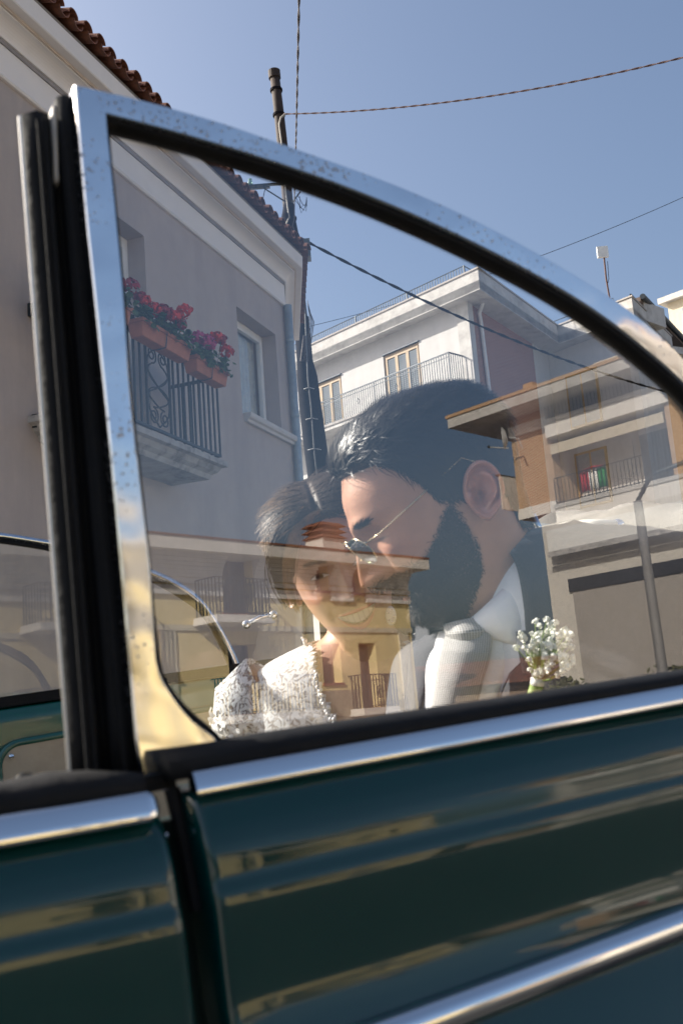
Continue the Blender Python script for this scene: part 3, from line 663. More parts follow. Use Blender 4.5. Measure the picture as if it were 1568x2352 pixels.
def chrome_mat(name, pits, wav):
    m, t, b = new_mat(name); N, L = t.nodes, t.links
    tc = N.new('ShaderNodeTexCoord')
    b.inputs['Metallic'].default_value = 1; b.inputs['Roughness'].default_value = .07
    col_ = (.80, .80, .80, 1); b.inputs['Base Color'].default_value = col_
    if pits:
        vo = N.new('ShaderNodeTexVoronoi'); vo.inputs['Scale'].default_value = 290; vo.inputs['Randomness'].default_value = 1
        nd = N.new('ShaderNodeTexNoise'); nd.inputs['Scale'].default_value = 260; L.new(tc.outputs['Object'], nd.inputs['Vector'])
        va = N.new('ShaderNodeMixRGB'); va.blend_type = 'ADD'; va.inputs[0].default_value = .004
        L.new(tc.outputs['Object'], va.inputs[1]); L.new(nd.outputs['Color'], va.inputs[2]); L.new(va.outputs[0], vo.inputs['Vector'])
        nz = N.new('ShaderNodeTexNoise'); nz.inputs['Scale'].default_value = 16; nz.inputs['Detail'].default_value = 4; L.new(tc.outputs['Object'], nz.inputs['Vector'])
        th = N.new('ShaderNodeMapRange'); th.inputs['From Min'].default_value = .40; th.inputs['From Max'].default_value = .68; th.inputs['To Min'].default_value = 0; th.inputs['To Max'].default_value = .46
        L.new(nz.outputs['Fac'], th.inputs['Value'])
        lt = N.new('ShaderNodeMath'); lt.operation = 'LESS_THAN'; L.new(vo.outputs['Distance'], lt.inputs[0]); L.new(th.outputs[0], lt.inputs[1])
        mx = N.new('ShaderNodeMixRGB'); mx.inputs[1].default_value = col_; mx.inputs[2].default_value = (.36, .37, .40, 1); L.new(lt.outputs[0], mx.inputs[0]); L.new(mx.outputs[0], b.inputs['Base Color'])
        mr = N.new('ShaderNodeMath'); mr.operation = 'MULTIPLY_ADD'; mr.inputs[1].default_value = .35; mr.inputs[2].default_value = .10; L.new(lt.outputs[0], mr.inputs[0]); L.new(mr.outputs[0], b.inputs['Roughness'])
    if wav:
        n2 = N.new('ShaderNodeTexNoise'); n2.inputs['Scale'].default_value = wav; n2.inputs['Detail'].default_value = 2; L.new(tc.outputs['Object'], n2.inputs['Vector'])
        bp = N.new('ShaderNodeBump'); bp.inputs['Strength'].default_value = .25; bp.inputs['Distance'].default_value = .01; L.new(n2.outputs['Fac'], bp.inputs['Height']); L.new(bp.outputs[0], b.inputs['Normal'])
    return m
M_chromep = chrome_mat('pitted chrome', True, 14); M_chrome = chrome_mat('bright chrome', False, 0)
M_rub = mat('black rubber seal', (.006, .0065, .008), .7, var=.3, vscale=40, bump=.1, bscale=200, spec=.22)
M_card = mat('beige trim card', (.40, .34, .25), .7, var=.08, vscale=10, bump=.1, bscale=90, dirt=(.22, .17, .12), dscale=6, damt=.4)
M_leather = mat('tan leatherette', (.30, .22, .14), .55, var=.1, vscale=8, bump=.15, bscale=70)
M_hood = mat('folded grey canvas', (.13, .128, .122), .9, var=.08, vscale=8, bump=.3, bscale=300)
M_cglass = glass_mat('car window glass', 2.4, (.97, .98, .99), 0, .004)
M_cglass2 = glass_mat('far window glass', 1.6, (.90, .92, .92))
M_tyre = mat('tyre rubber', (.02, .02, .02), .8)

def C2(p): return np.array([p[0], p[2]])
def smooth_poly(pts, n=10):
    P = np.array(pts); out = []
    for i in range(len(P)-1):
        p0 = P[max(i-1, 0)]; p1 = P[i]; p2 = P[i+1]; p3 = P[min(i+2, len(P)-1)]
        for k_ in range(n):
            f = k_/n; out.append(.5*((2*p1)+(-p0+p2)*f+(2*p0-5*p1+4*p2-p3)*f*f+(-p0+3*p1-3*p2+p3)*f**3))
    out.append(P[-1]); return out
post_out = [C2(cpx(*q)) for q in [(318, 1796), (300, 1700), (283, 1500), (262, 1257), (238, 1000), (208, 700), (187, 500), (163, 222)]]
arch_out = [C2(cpx(*q)) for q in [(163, 212), (300, 243), (480, 292), (650, 350), (900, 440), (1100, 530), (1300, 640), (1450, 740), (1568, 855)]]+[np.array(q) for q in [(.432, -.025), (.455, -.09), (.468, -.18)]]
post_in = [C2(cpx(*q)) for q in [(512, 1730), (480, 1690), (432, 1654), (384, 1594), (356, 1538), (348, 1458), (338, 1322), (321, 1162), (293, 917), (278, 700), (258, 480), (249, 392), (240, 286)]]
arch_in = [C2(cpx(*q)) for q in [(240, 283), (400, 325), (600, 385), (800, 455), (1000, 540), (1200, 640), (1350, 730), (1480, 830), (1568, 915)]]+[np.array(q) for q in [(.417, -.025), (.438, -.09), (.451, -.18)]]
post_gl = [C2(cpx(*q)) for q in [(545, 1716), (504, 1666), (464, 1634), (424, 1598), (390, 1558), (374, 1498), (354, 1378), (336, 1172), (309, 917), (292, 700), (272, 480), (262, 392), (257, 318)]]
arch_gl = [C2(cpx(*q)) for q in [(258, 315), (400, 352), (600, 415), (800, 487), (1000, 572), (1200, 672), (1350, 765), (1480, 868), (1568, 950)]]+[np.array(q) for q in [(.408, -.025), (.429, -.09), (.442, -.18)]]
def resample(P, n):
    P = np.array(P); d = np.r_[0, np.cumsum(np.linalg.norm(np.diff(P, axis=0), axis=1))]; t = np.linspace(0, d[-1], n); return np.c_[np.interp(t, d, P[:, 0]), np.interp(t, d, P[:, 1])]
def band(outer, inner, prof, nm, m, parent=None, mir=None):
    """ribbon between two curves with a cross-section prof: (fraction outer->inner, y)"""
    rows = []
    for o_, i_ in zip(outer, inner):
        if prof == 'frame':
            w_ = np.linalg.norm(o_-i_); e = min(.2, .0016/w_); prof_ = [(0, .006), (0, -.005), (e*.35, -.0075), (e, -.0084), (.5, -.0085), (1-e, -.0084), (1-e*.35, -.0075), (1, -.005), (1, .006)]
            rows.append([((o_*(1-f)+i_*f)[0], y, (o_*(1-f)+i_*f)[1]) for f, y in prof_]); continue
        rows.append([((o_*(1-f)+i_*f)[0], y, (o_*(1-f)+i_*f)[1]) for f, y in prof])
    if mir: rows = [[mir(*p) for p in r] for r in rows]
    b_ = MB().grid(rows, cv=True); n = len(rows[0]); e = (len(rows)-1)*n; b_.f += [tuple(range(n)), tuple(e+i for i in range(n))[::-1]]
    return cbuild(b_, nm, m, parent, smooth=True)
NP, NA = 60, 120
PO, PI, PG = (resample(smooth_poly(q), NP) for q in (post_out, post_in, post_gl))
AO, AI, AG = (resample(smooth_poly(q), NA) for q in (arch_out, arch_in, arch_gl))
pc = [(0, .012), (0, -.004), (.03, -.0072), (.09, -.0084), (.5, -.0086), (.91, -.0084), (.97, -.0072), (1, -.004), (1, .012)]
fr = band(np.r_[PO, AO], np.r_[PI, AI], 'frame', 'quarter_window_frame', M_chromep)
md = fr.modifiers.new('es', 'EDGE_SPLIT'); md.split_angle = math.radians(40)
pg_ = [(-.02, .0040), (-.02, -.0055), (.2, -.0066), (.36, -.0050), (.52, -.001), (.52, .0040)]
band(np.r_[PI, AI], np.r_[PG, AG], pg_, 'window_seal', M_rub)
# glass pane
poly = [tuple(q) for q in PI[::3]]+[tuple(q) for q in AI[1::3]]
poly = [q for q in poly]
ctr = np.mean(np.array(poly), axis=0)
def triprism(poly, y0, y1):
    import mathutils
    return MB().prism(poly, lambda q: (q[0], y0, q[1]), lambda q: (q[0], y1, q[1]))
pane = cbuild(triprism(poly, .0018, .0034), 'quarter_glass', M_cglass)
# --- vertical seals ahead of the post
def strip_px(top, bot, y0, y1, nm, m, bulge=.002):
    (tx0, tx1, ty), (bx0, bx1, by) = top, bot
    a0, a1, c0, c1 = cpx(tx0, ty, y0), cpx(tx1, ty, y0), cpx(bx0, by, y0), cpx(bx1, by, y0)
    rows = []
    for f in np.linspace(0, 1, 14):
        l = a0*(1-f)+c0*f; r = a1*(1-f)+c1*f; mid = (l+r)/2
        rows.append([(l[0], y1, l[2]), (l[0], y0, l[2]), (mid[0], y0-bulge, mid[2]), (r[0], y0, r[2]), (r[0], y1, r[2])])
    b_ = MB().grid(rows, cv=True); n = 5; e = 13*n; b_.f += [tuple(range(n)), tuple(e+i for i in range(n))[::-1]]
    return cbuild(b_, nm, m, None, True)
strip_px((130, 164, 222), (262, 312, 1800), .002, .03, 'post_seal', M_rub)
strip_px((112, 134, 268), (235, 266, 1800), .012, .022, 'door_seal_channel', M_rub)
strip_px((50, 114, 262), (168, 238, 1800), .006, .014, 'door_edge_seal', M_rub, .004)
strip_px((119, 131, 245), (125, 136, 420), .004, .03, 'seal_cap', mat('aged white plastic', (.55, .52, .48), .6))
for x0, x1 in ((88, 205), (103, 222), (146, 290)):
    A, Bq = cpx(x0, 275, 0), cpx(x1, 1790, 0); cbuild(MB().tube([A, (A+Bq)/2, Bq], .0012, 6), 'seal_bead', M_rub)
A, Bq = cpx(47, 268, .01), cpx(163, 1790, .01); cbuild(MB().tube([A, A*.5+Bq*.5, Bq], .0013, 6), 'channel_trim', mat('worn alloy trim', (.62, .6, .57), .35, metal=.9))

# --- belt mouldings
def beltline(x0, y0, x1, y1, yin): A = cpx(x0, y0, yin); B = cpx(x1, y1, yin); return A, (B-A)/(B-A)[0]
qa, qd = beltline(440, 1800, 1568, 1594, -.03)
def qb(a): return qa+qd*(a-qa[0])
q_end = 1.5
WEDGE = [(.004, .0056), (-.0020, .0056), (-.0036, .0050), (-.0048, .0030), (-.0068, -.0016), (-.0076, -.0040), (-.0072, -.0052), (-.0056, -.0058), (.004, -.0058)]
a0q = qa[0]
belt = cbuild(MB().grid([[qb(a)+np.array([0, y_, z_]) for y_, z_ in WEDGE] for a in np.linspace(a0q, q_end, 30)], cv=True), 'belt_moulding', M_chrome, None, True)
md = cpx(425, 1775, -.028)
def rub_row(a, b_, h, yo):
    return [(a, .012, b_-.002), (a, -yo, b_-.002), (a, -yo-.001, b_+h*.5), (a, -yo+.006, b_+h*.9), (a, -.004, b_+h), (a, .012, b_+h)]
rows = [rub_row(a, qb(a)[2]+.0045, np.interp(a, [a0q, a0q+.2, .5], [.0125, .0095, .0065]), .030) for a in np.linspace(cpx(388, 1770, -.028)[0], q_end, 24)]
b_ = MB().grid(rows, cv=True); b_.f += [tuple(range(6)), tuple(23*6+i for i in range(6))[::-1]]; cbuild(b_, 'belt_seal', M_rub, None, True)
da, dd_ = beltline(0, 1907, 350, 1848, -.034)
def db(a): return da+dd_*(a-da[0])
d_end = cpx(362, 1850, -.034)[0]
rows = []
for a in np.r_[np.linspace(-1.05, d_end-.006, 30), d_end-.003, d_end-.001, d_end]:
    k_ = 1 if a < d_end-.006 else max(.25, math.sqrt(max(0, 1-((a-d_end+.006)/.0063)**2))); rows.append([db(a)+np.array([0, y_*1.15*k_, z_*1.15*k_]) for y_, z_ in WEDGE])
b_ = MB().grid(rows, cv=True); b_.f.append(tuple((len(rows)-1)*9+i for i in range(9))); cbuild(b_, 'door_belt_moulding', M_chrome, None, True)
rows = [rub_row(a, db(a)[2]+.0055, .011+.003*math.sin(a*55)+(.004 if -.05 < a < -.018 else 0), .034) for a in np.linspace(-1.05, cpx(330, 1800, -.03)[0], 60)]
b_ = MB().grid(rows, cv=True); b_.f += [tuple(range(6)), tuple(59*6+i for i in range(6))[::-1]]; cbuild(b_, 'door_belt_seal', M_rub, None, True)
k0, k1 = cpx(300, 1795, -.01), cpx(392, 1785, -.01)
cbuild(MB().box(k0[0], k1[0], -.018, .02, k0[2]-.006, k0[2]+.0015), 'corner_gasket', M_rub)
cbuild(MB().ball(cpx(58, 1796, .02), (.0055, .004, .0045), 12, 8), 'window_stop', M_rub, None, True)

# --- body side panels: profile of slopes measured downwards from the belt
prof_px = [(1726, 62), (1740, 50), (1765, 36), (1800, 25), (1835, 16), (1850, 11), (1862, 8), (1885, 5), (1902, 3.5), (1908, 16), (1914, 24), (1930, 24), (1938, 14), (1944, 6), (1958, 2), (1975, -2), (2020, -4), (2100, -4), (2150, -1), (2168, 3), (2182, 8), (2196, 12.5), (2230, 16), (2300, 20), (2352, 23), (2450, 27), (2520, 22), (2580, 8), (2680, -3), (2900, -8), (3300, -12), (3700, -16)]
zz = [cpx(1000, y, -.045)[2]-qb(cpx(1000, 1700, -.045)[0])[2] for y, _ in prof_px]
out = [.030]
for i in range(1, len(zz)): out.append(out[-1]+math.tan(math.radians((prof_px[i-1][1]+prof_px[i][1])/2))*(zz[i-1]-zz[i]))
zf = np.linspace(zz[0], zz[-1], 240); of = np.interp(-zf, -np.array(zz), out)
ker = np.array([1, 2, 3, 2, 1.])/9; of[2:-2] = np.convolve(of, ker, 'valid')
def plan(a): return -.05*(a-.05)**2 if .05 < a < .9 else -.03613-.085*(a-.9) if a >= .9 else -.012*(a-.05)**2
def panel(a0, a1, beltf, nm, e0, e1, sub=40):
    rows = []
    r = .006
    As = list(np.linspace(a0+r, a1-r, sub))
    cols = []
    if e0: cols += [(a0, .035), (a0, r), (a0+r*.15, r*.45), (a0+r*.5, r*.13)]
    else: cols += [(a0, 0)]
    cols += [(a, 0) for a in As]
    if e1: cols += [(a1-r*.5, r*.13), (a1-r*.15, r*.45), (a1, r), (a1, .035)]
    else: cols += [(a1, 0)]
    for a, inn in cols:
        bz = beltf(a)[2]; rows.append([(a, -(o_+plan(a))+inn, bz+z_) for o_, z_ in zip(of, zf)])
        rows[-1] = [(a, .03, bz-.004)]+[(a, -.012+min(inn, .02), bz-.004)]+rows[-1]
    return cbuild(MB().grid(rows), nm, M_paint, None, True)
ga, gb = cpx(415, 1990, -.05)[0], cpx(482, 1990, -.05)[0]
panel(gb, 1.8, qb, 'quarter_panel', True, False, 90)
panel(-1.05, ga, db, 'door', False, True, 60)
# dark jamb behind the gap
cbuild(MB().box(ga-.06, gb+.05, .0, .02, db(ga)[2]-.6, db(ga)[2]-.012), 'door_jamb', mat('jamb dark green', (.004, .02, .02), .5))
gj = MB()
cbuild(MB().tube([(ga-.002+.012, -.018, db(ga)[2]+.004), (ga+.012, -.022, db(ga)[2]-.02), (ga+.012, -.028, db(ga)[2]-.05)], .004, 8), 'jamb_seal', M_rub)
cbuild(MB().ball(((ga+gb)/2-.002, -.02, cpx(425, 1918, -.03)[2]), .0016, 8, 6), 'jamb_screw', M_chrome)
# fender moulding
def surf_out(a, b_): return np.interp(-(b_-qb(a)[2]), -zf, of)+plan(a)
A = cpx(945, 2356, -.085); Bq = cpx(1568, 2120, -.085); rows = []
for _ in range(6): A = cpx(945, 2356, -surf_out(A[0], A[2])-.003); Bq = cpx(1568, 2120, -surf_out(Bq[0], Bq[2])-.003)
dm = (Bq-A)/(Bq-A)[0]
mp_ = []
for a in np.linspace(A[0]-.25, A[0]+.75, 60):
    p = A+dm*(a-A[0]); p[1] = -surf_out(a, p[2])-.003; mp_.append(p)
cbuild(MB().tube(mp_, .0088, 14), 'fender_moulding', M_chrome, None, True)
# --- far side
DF = 1.25; SH = .075
def far(a, y, b): return (a+SH, DF-y, b)
band(np.r_[PO, AO][20:], np.r_[PI, AI][20:], [(.05, .010), (.05, -.004), (.15, -.0065), (.5, -.0085), (.6, -.0065), (.7, -.004), (.7, .010)], 'quarter_window_frame', M_chromep, None, far)
band(np.r_[PI, AI][20:], np.r_[PG, AG][20:], [(-.4, .009), (-.4, -.004), (.2, -.005), (.4, .003), (.4, .009)], 'window_seal', M_rub, None, far)
pp2 = [far(q[0], 0, q[1]) for q in poly]
cbuild(MB().prism(poly, lambda q: far(q[0], .0055, q[1]), lambda q: far(q[0], .0085, q[1])), 'quarter_glass', M_cglass2)
fb = cpx(70, 1592, DF-.06)[2]; fs = cpx(70, 1592, DF-.06)
slopeb = (cpx(140, 1583, DF-.06)[2]-cpx(0, 1600, DF-.06)[2])/(cpx(140, 1583, DF-.06)[0]-cpx(0, 1600, DF-.06)[0])
def fbz(a): return fb+slopeb*0*(a-fs[0])
cbuild(MB().box(-1.1, 1.4, DF-.07, DF+.01, fb-.016, fb), 'belt_seal', M_rub)
pr = [(DF+.06, -.5), (DF+.06, -.03), (DF+.02, -.0165), (DF-.06, -.0165), (DF-.072, -.022), (DF-.075, -.04), (DF-.07, -.11), (DF-.07, -.5)]
cbuild(MB().grid([[(a, y, fb+z) for y, z in pr] for a in (-1.1, -.5, 0, .5, 1.25, 1.8)]), 'side_panel', mat('interior green enamel', (.004, .085, .068), .25, coat=.6), None, True)
cl = cpx(0, 1735, DF-.075); ct = cpx(60, 1703, DF-.075)
cor = [(cl[0]-.004+.035*(1-math.cos(t)), ct[2]-.035+.035*math.sin(t)) for t in np.linspace(0, math.pi/2, 8)]
cpoly = cor+[(.75, ct[2]+.01), (.75, ct[2]-.35), (cor[0][0], ct[2]-.35)]
card = cbuild(MB().prism(cpoly, lambda q: (q[0], DF-.083, q[1]), lambda q: (q[0], DF-.074, q[1])), 'trim_card', M_card)
rows = [[(q[0]+.006*math.cos(t)*nx, DF-.080+.006*math.sin(t), q[1]+.006*math.cos(t)*nz_) for t in np.linspace(0, 2*math.pi, 9)[:-1]] for q, nx, nz_ in [((cor[0][0], ct[2]-.3), 1, 0), ((cor[0]), 1, 0)]+[(cor[i], math.cos(i*math.pi/14), -math.sin(i*math.pi/14)) for i in range(1, 8)]+[((.75, ct[2]+.01), 0, -1)]]
cbuild(MB().grid(rows, cv=True), 'card_edge_bead', mat('bead green', (.004, .085, .068), .25, coat=.6), None, True)
cbuild(MB().ball(np.array([cpx(16, 1739, DF-.08)[0]+.006, DF-.085, cpx(16, 1739, DF-.08)[2]]), .0045, 10, 6), 'card_screw', M_chrome)
for a in (.35, .6): cbuild(MB().ball((a, DF-.085, ct[2]-.005), .0045, 10, 6), 'card_screw', M_chrome)
# --- interior and the unseen rest
cbuild(MB().box(-1.05, 1.7, .02, DF-.1, -.80, -.76), 'floor_pan', M_rub)
sb = MB(); rows = []; SA = .46
for y in np.linspace(.06, DF-.12, 30):
    w_ = .012*abs(math.sin(y*26)); rows.append([(.42-w_+SA, y, -.42), (.50-w_+SA, y, -.38), (.54-w_+SA, y, -.24), (.58-w_*.5+SA, y, -.19), (.64+SA, y, -.18), (.66+SA, y, -.22), (.66+SA, y, -.6), (.42+SA, y, -.6)])
cbuild(sb.grid(rows, cv=True), 'rear_backrest', M_leather, None, True)
rows = [[(.30, y, -.62), (.29, y, -.50), (.34, y, -.46), (.6, y, -.47), (.9, y, -.50), (.9, y, -.62)] for y in np.linspace(.06, DF-.12, 12)]
cbuild(MB().grid(rows, cv=True), 'rear_cushion', M_leather, None, True)
# folded top stack behind the seat
rows = []
for i, y in enumerate(np.linspace(.06, 1.10, 60)):
    top = float(np.interp(y, [0, .7, .83, .95, 1.08, 1.2], [.02, .052, .072, .090, .106, .11])); ac = 1.16; sag = .004*math.sin(y*31)+.003*math.sin(y*67)
    ring = []
    for t in np.linspace(0, 2*math.pi, 40)[:-1]:
        cx_, cz_ = math.cos(t), math.sin(t); hh = (top+.19)/2; rr_ = 1+.05*math.sin(3*t+y*4)+.035*math.sin(9*t-y*7)
        ring.append((ac+.09*(abs(cx_)**.7*(1 if cx_ > 0 else -1))*rr_, y, -.19+hh+hh*(abs(cz_)**.75*(1 if cz_ > 0 else -1))+sag*(cz_ > 0)))
    rows.append(ring)
b_ = MB().grid(rows, cv=True); b_.f += [tuple(range(39)), tuple(59*39+i for i in range(39))[::-1]]
cbuild(b_, 'folded_top', M_hood, None, True)
pts = [cpx(1268, 1222, .88), cpx(1300, 1212, .80), cpx(1360, 1206, .75), cpx(1418, 1208, .74)]
hd_ = cbuild(MB().tube(crv(pts, 16), .0095, 10), 'grab_handle', mat('cream handle', (.72, .69, .62), .35), None, True)
for p in (pts[0], pts[-1]): cbuild(MB().ball(p, .0115, 10, 8), 'handle_boss', M_chrome, None, True)
A = cpx(1222, 1182, .92); cbuild(MB().tube([A, A+np.array([.01, 0, -.03]), A+np.array([.015, .02, -.1])], .006, 8), 'hood_catch', M_chrome, None, True)
# far hood hinge: two round ends on a pale strap
h0, h1 = cpx(566, 1434, 1.12), cpx(628, 1412, 1.12)
cbuild(MB().tube([h0, (h0+h1)/2+np.array([0, 0, .004]), h1], .004, 8), 'hinge_bar', M_chrome, None, True)
for p in (h0, h1): cbuild(MB().ball(p, .0075, 12, 8), 'hinge_knob', M_chrome, None, True)
# cowl, bonnet, windscreen, rear deck, wheels
cbuild(MB().grid([[(a, y, z) for y, z in ((-.02, db(-1)[2]-.01), (.2, db(-1)[2]+.05), (.6, db(-1)[2]+.07), (1.0, db(-1)[2]+.05), (1.27, db(-1)[2]-.01))] for a in (-2.3, -1.8, -1.3, -1.05)]), 'bonnet', M_paint, None, True)
cbuild(MB().grid([[(a, y, z-(a-1.28)*.35) for y, z in ((-.02, -.19), (.2, -.14), (.6, -.12), (1.0, -.14), (1.27, -.19))] for a in (1.28, 1.5, 1.75, 2.1)]), 'rear_deck', M_paint, None, True)
wpts = [(-1.05, .02, db(-1)[2]), (-.80, .06, db(-1)[2]+.30), (-.76, .16, db(-1)[2]+.35), (-.76, 1.09, db(-1)[2]+.35), (-.80, 1.19, db(-1)[2]+.30), (-1.05, 1.23, db(-1)[2])]
cbuild(MB().tube(wpts, .014, 8), 'windscreen_frame', M_chrome, None, True)
cbuild(MB().prism([0, 1, 2, 3, 4, 5], lambda i: wpts[i], lambda i: (wpts[i][0]+.005, wpts[i][1], wpts[i][2])), 'windscreen_glass', M_cglass2)
cbuild(MB().grid([[(a, -.06, z) for z in (-.75, -.45, db(-1)[2]-.012)] for a in (-2.3, -1.05)]), 'front_wing', M_paint)
cbuild(MB().grid([[(a, DF+.06, z) for z in (-.75, -.45, -.10)] for a in (-2.3, -1.05, 0, 1.8)]), 'outer_panel', M_paint)
def wheel(a, y):
    o = MB(); b_ = []
    for t in np.linspace(0, 2*math.pi, 33)[:-1]:
        b_.append([(a+(.235+.045*math.cos(q))*math.cos(t), y+.065*math.sin(q), -.79+(.235+.045*math.cos(q))*math.sin(t)) for q in np.linspace(0, 2*math.pi, 13)[:-1]])
    w_ = cbuild(MB().grid(b_, cu=True, cv=True), 'wheel', M_tyre, None, True)
    MB().tube([(a, y-.05, -.79), (a, y, -.79), (a, y+.05, -.79)], [.14, .195, .14], 24).build('rim', M_chrome, w_, True)
for a in (1.2, -1.5):
    for y in (.06, DF-.06): wheel(a, y)
# ================================================================== across the street, seen in the glass and chrome
c4 = lambda x, y: ((600+x/2.24)*.784, (1400+y/2.24)*.784)
c6 = lambda x, y: ((1400+x/2.613)*.784, (900+y/2.613)*.784)
YT = 36.
yp = CM+refl(ray(*c4(1300, 520)))*YT; Y = Fac(yp, (-.105, .9945), True)
ye = tag(Y.root('yellow_house'), 'ochre yellow house with grey cornice and iron balconies across the street', 'house')
def yq(x, y, o=0.): return Y.px(*c4(x, y), o)
zt = yq(1300, 520, .75)[1]; ylo = -3.0
uR_ = 0.; # facade edge at the picture right of the mirror image
us = [yq(0, 355)[0], yq(1305, 520)[0]]; uend = us[1]; 
sg = 1 if us[1] < us[0] else -1      # in the mirror the facade runs the other way
def U(x, y, o=0.): return yq(x, y, o)[0]
umin, umax = min(uend, us[0])-0., max(uend, us[0])
far_end = us[0]+(us[0]-uend)*1.2
W0_, W1_ = sorted((uend, far_end))
def win(x0, y0, x1, y1):
    a, b = sorted((U(x0, y0), U(x1, y1))); z = sorted((yq(x0, y0)[1], yq(x1, y1)[1])); return [a, b, z[0], z[1]]
w1 = win(705, 545, 812, 742); w2 = win(945, 560, 1042, 757); dU = win(100, 480, 330, 885); l1 = win(762, 1086, 905, 1342); l2 = win(1005, 1084, 1140, 1340); lD = win(150, 1090, 365, 1540)
lD2 = win(1030, 1300, 1200, 1500); far1 = [dU[0]+(dU[1]-dU[0])*2.8*sg*1, dU[1]+(dU[1]-dU[0])*2.8*sg, dU[2], dU[3]]
step = (dU[1]-dU[0])*4.
far1 = [dU[0]+sg*step, dU[1]+sg*step, dU[2], dU[3]]; far2 = [lD[0]+sg*step, lD[1]+sg*step, lD[2], lD[3]]
holes = [w1, w2, dU, l1, lD, far1, far2]
l2[2] = lD2[2]; holes.append(l2)
mb = MB(); wall_holes(mb, W0_, W1_, ylo, zt-.3, holes, 0, .45); mb.build('wall', M_yel, ye)
mb = MB(); mb.box(W0_, W0_+.45, .45, 9, ylo, zt-.3); mb.box(W1_-.45, W1_, .45, 9, ylo, zt-.3); mb.build('end_wall', M_yel, ye)
for h in holes:
    f = MB(); f.box(h[0], h[1], .40, .44, h[2], h[3]); o = f.build('window', M_dark, ye)
    for q in (h[0]+.02, (h[0]+h[1])/2-.04, h[1]-.1): MB().box(q, q+.08, .34, .398, h[2]+.02, h[3]-.02).build('frame', mat('dark brown joinery', (.09, .05, .035), .5), o)
    MB().box(h[0]-.05, h[1]+.05, -.06, -.002, h[2]-.08, h[2]-.002).build('sill', mat('red brown sill', (.30, .11, .07), .7), o)
# eaves and corbel mouldings, interrupted at the openings
MB().box(W0_-.4, W1_+.4, -.75, .5, zt-.35, zt).build('eave_slab', M_coat, ye)
MB().box(W0_-.42, W1_+.42, -.78, 1.2, zt+.002, zt+.06).build('eave_tiles', M_tile, ye)
def run_between(z0, z1, o, nm, m):
    hs = sorted([(h[0], h[1]) for h in holes if h[3] > z0]); u_ = W0_
    for a, b in hs+[(W1_, W1_)]:
        if a-u_ > .05: MB().box(u_, a-.02, -o, -.002, z0, z1).build(nm, m, ye)
        u_ = b+.02
zc = zt-.35
for k_ in range(6):
    q0 = zc-.62*(k_+1)/6; run_between(q0+.003, q0+.62/6, .42*(1-math.sin((k_+1)/6*math.pi/2)*.86), 'cove_course', M_coat)
run_between(zc-.80, zc-.66, .12, 'cornice_band', M_coat); run_between(zc-1.12, zc-.86, .10, 'cornice_band', M_coat)
zm = (l1[3]+.35); MB().box(W0_, W1_, -.05, -.002, zm, zm+.16).build('string_course', M_yeltrim, ye)
for u_ in (W0_+.25, W1_-.7, (dU[0]+dU[1])/2+sg*step*.5): MB().box(u_, u_+.5, -.06, -.003, ylo, zm-.01).build('pilaster', M_yeltrim, ye)
def balc(u0, u1, z, o, h, nm='balcony'):
    s_ = MB().box(u0, u1, -o, -.002, z-.16, z).build(nm, M_coat, ye); MB().box(u0-.06, u1+.06, -o-.06, -.003, z-.22, z-.162).build('slab_moulding', M_coat, s_)
    r = MB().box(u0+.02, u1-.02, -o+.02, -o+.05, z+h-.03, z+h); r.box(u0+.02, u0+.05, -o+.055, -.01, z+h-.03, z+h); r.box(u1-.05, u1-.02, -o+.055, -.01, z+h-.03, z+h)
    r.box(u0+.02, u1-.02, -o+.022, -o+.045, z+.06, z+.085); r.box(u0+.02, u1-.02, -o+.022, -o+.045, z+h-.2, z+h-.18); r.build('railing', M_iron, s_)
    bm3 = MB().box(-.014, .014, -.014, .014, z+.01, z+h-.03).mesh('bar'); bm3.materials.append(M_iron)
    n = int((u1-u0)/.14)
    for i in range(n+1): inst('baluster', bm3, s_, (u0+.035+(u1-u0-.07)*i/n, -o+.035, 0))
    for i in range(1, int(o/.14)):
        inst('baluster', bm3, s_, (u0+.035, -o+.035+.14*i, 0)); inst('baluster', bm3, s_, (u1-.035, -o+.035+.14*i, 0))
    c = (u0+u1)/2
    for sx in (-1, 1): MB().tube([(c+sx*(.05+.12*(1-k/20))*math.cos(k*.6), -o+.02, z+h*.45+(.05+.14*(1-k/20))*math.sin(k*.6)*1.3) for k in range(20)], .012, 5).build('scroll', M_iron, s_)
def bspan(x0, x1, y, o): a, b = sorted((yq(x0, y, o)[0], yq(x1, y, o)[0])); return a, b, yq(x0, y, o)[1]
a, b, z = bspan(80, 440, 893, 1.0); balc(a, b, z, 1.0, 1.05)
a, b, z = bspan(190, 770, 1560, .9); balc(a, b, z, .9, 1.05)
a, b, z = bspan(1045, 1280, 1512, .6); balc(a, b, z, .6, 1.05)
s2 = sg*step; a, b, z = bspan(80, 440, 893, 1.0); balc(a+s2, b+s2, z, 1.0, 1.05); a, b, z = bspan(190, 770, 1560, .9); balc(a+s2*1.15, b+s2*1.15, z, .9, 1.05)
# chimney with tiled cap
ca_, cb2 = sorted((U(775, 430, -.8), U(915, 455, -.8))); zc0 = zt+.06; zc1 = yq(840, 395, -.8)[1]
ch = MB().box(ca_, cb2, .8, 1.6, zt-.2, zc1).build('chimney', M_coat, ye)
for k_ in range(3): MB().hexa([(ca_-.1, .7, zc1+.02+.2*k_), (cb2+.1, .7, zc1+.02+.2*k_), (cb2+.1, 1.7, zc1+.02+.2*k_), (ca_-.1, 1.7, zc1+.02+.2*k_), (ca_+.1, .9, zc1+.16+.2*k_), (cb2-.1, .9, zc1+.16+.2*k_), (cb2-.1, 1.5, zc1+.16+.2*k_), (ca_+.1, 1.5, zc1+.16+.2*k_)]).build('chimney_tile', M_tile, ch)
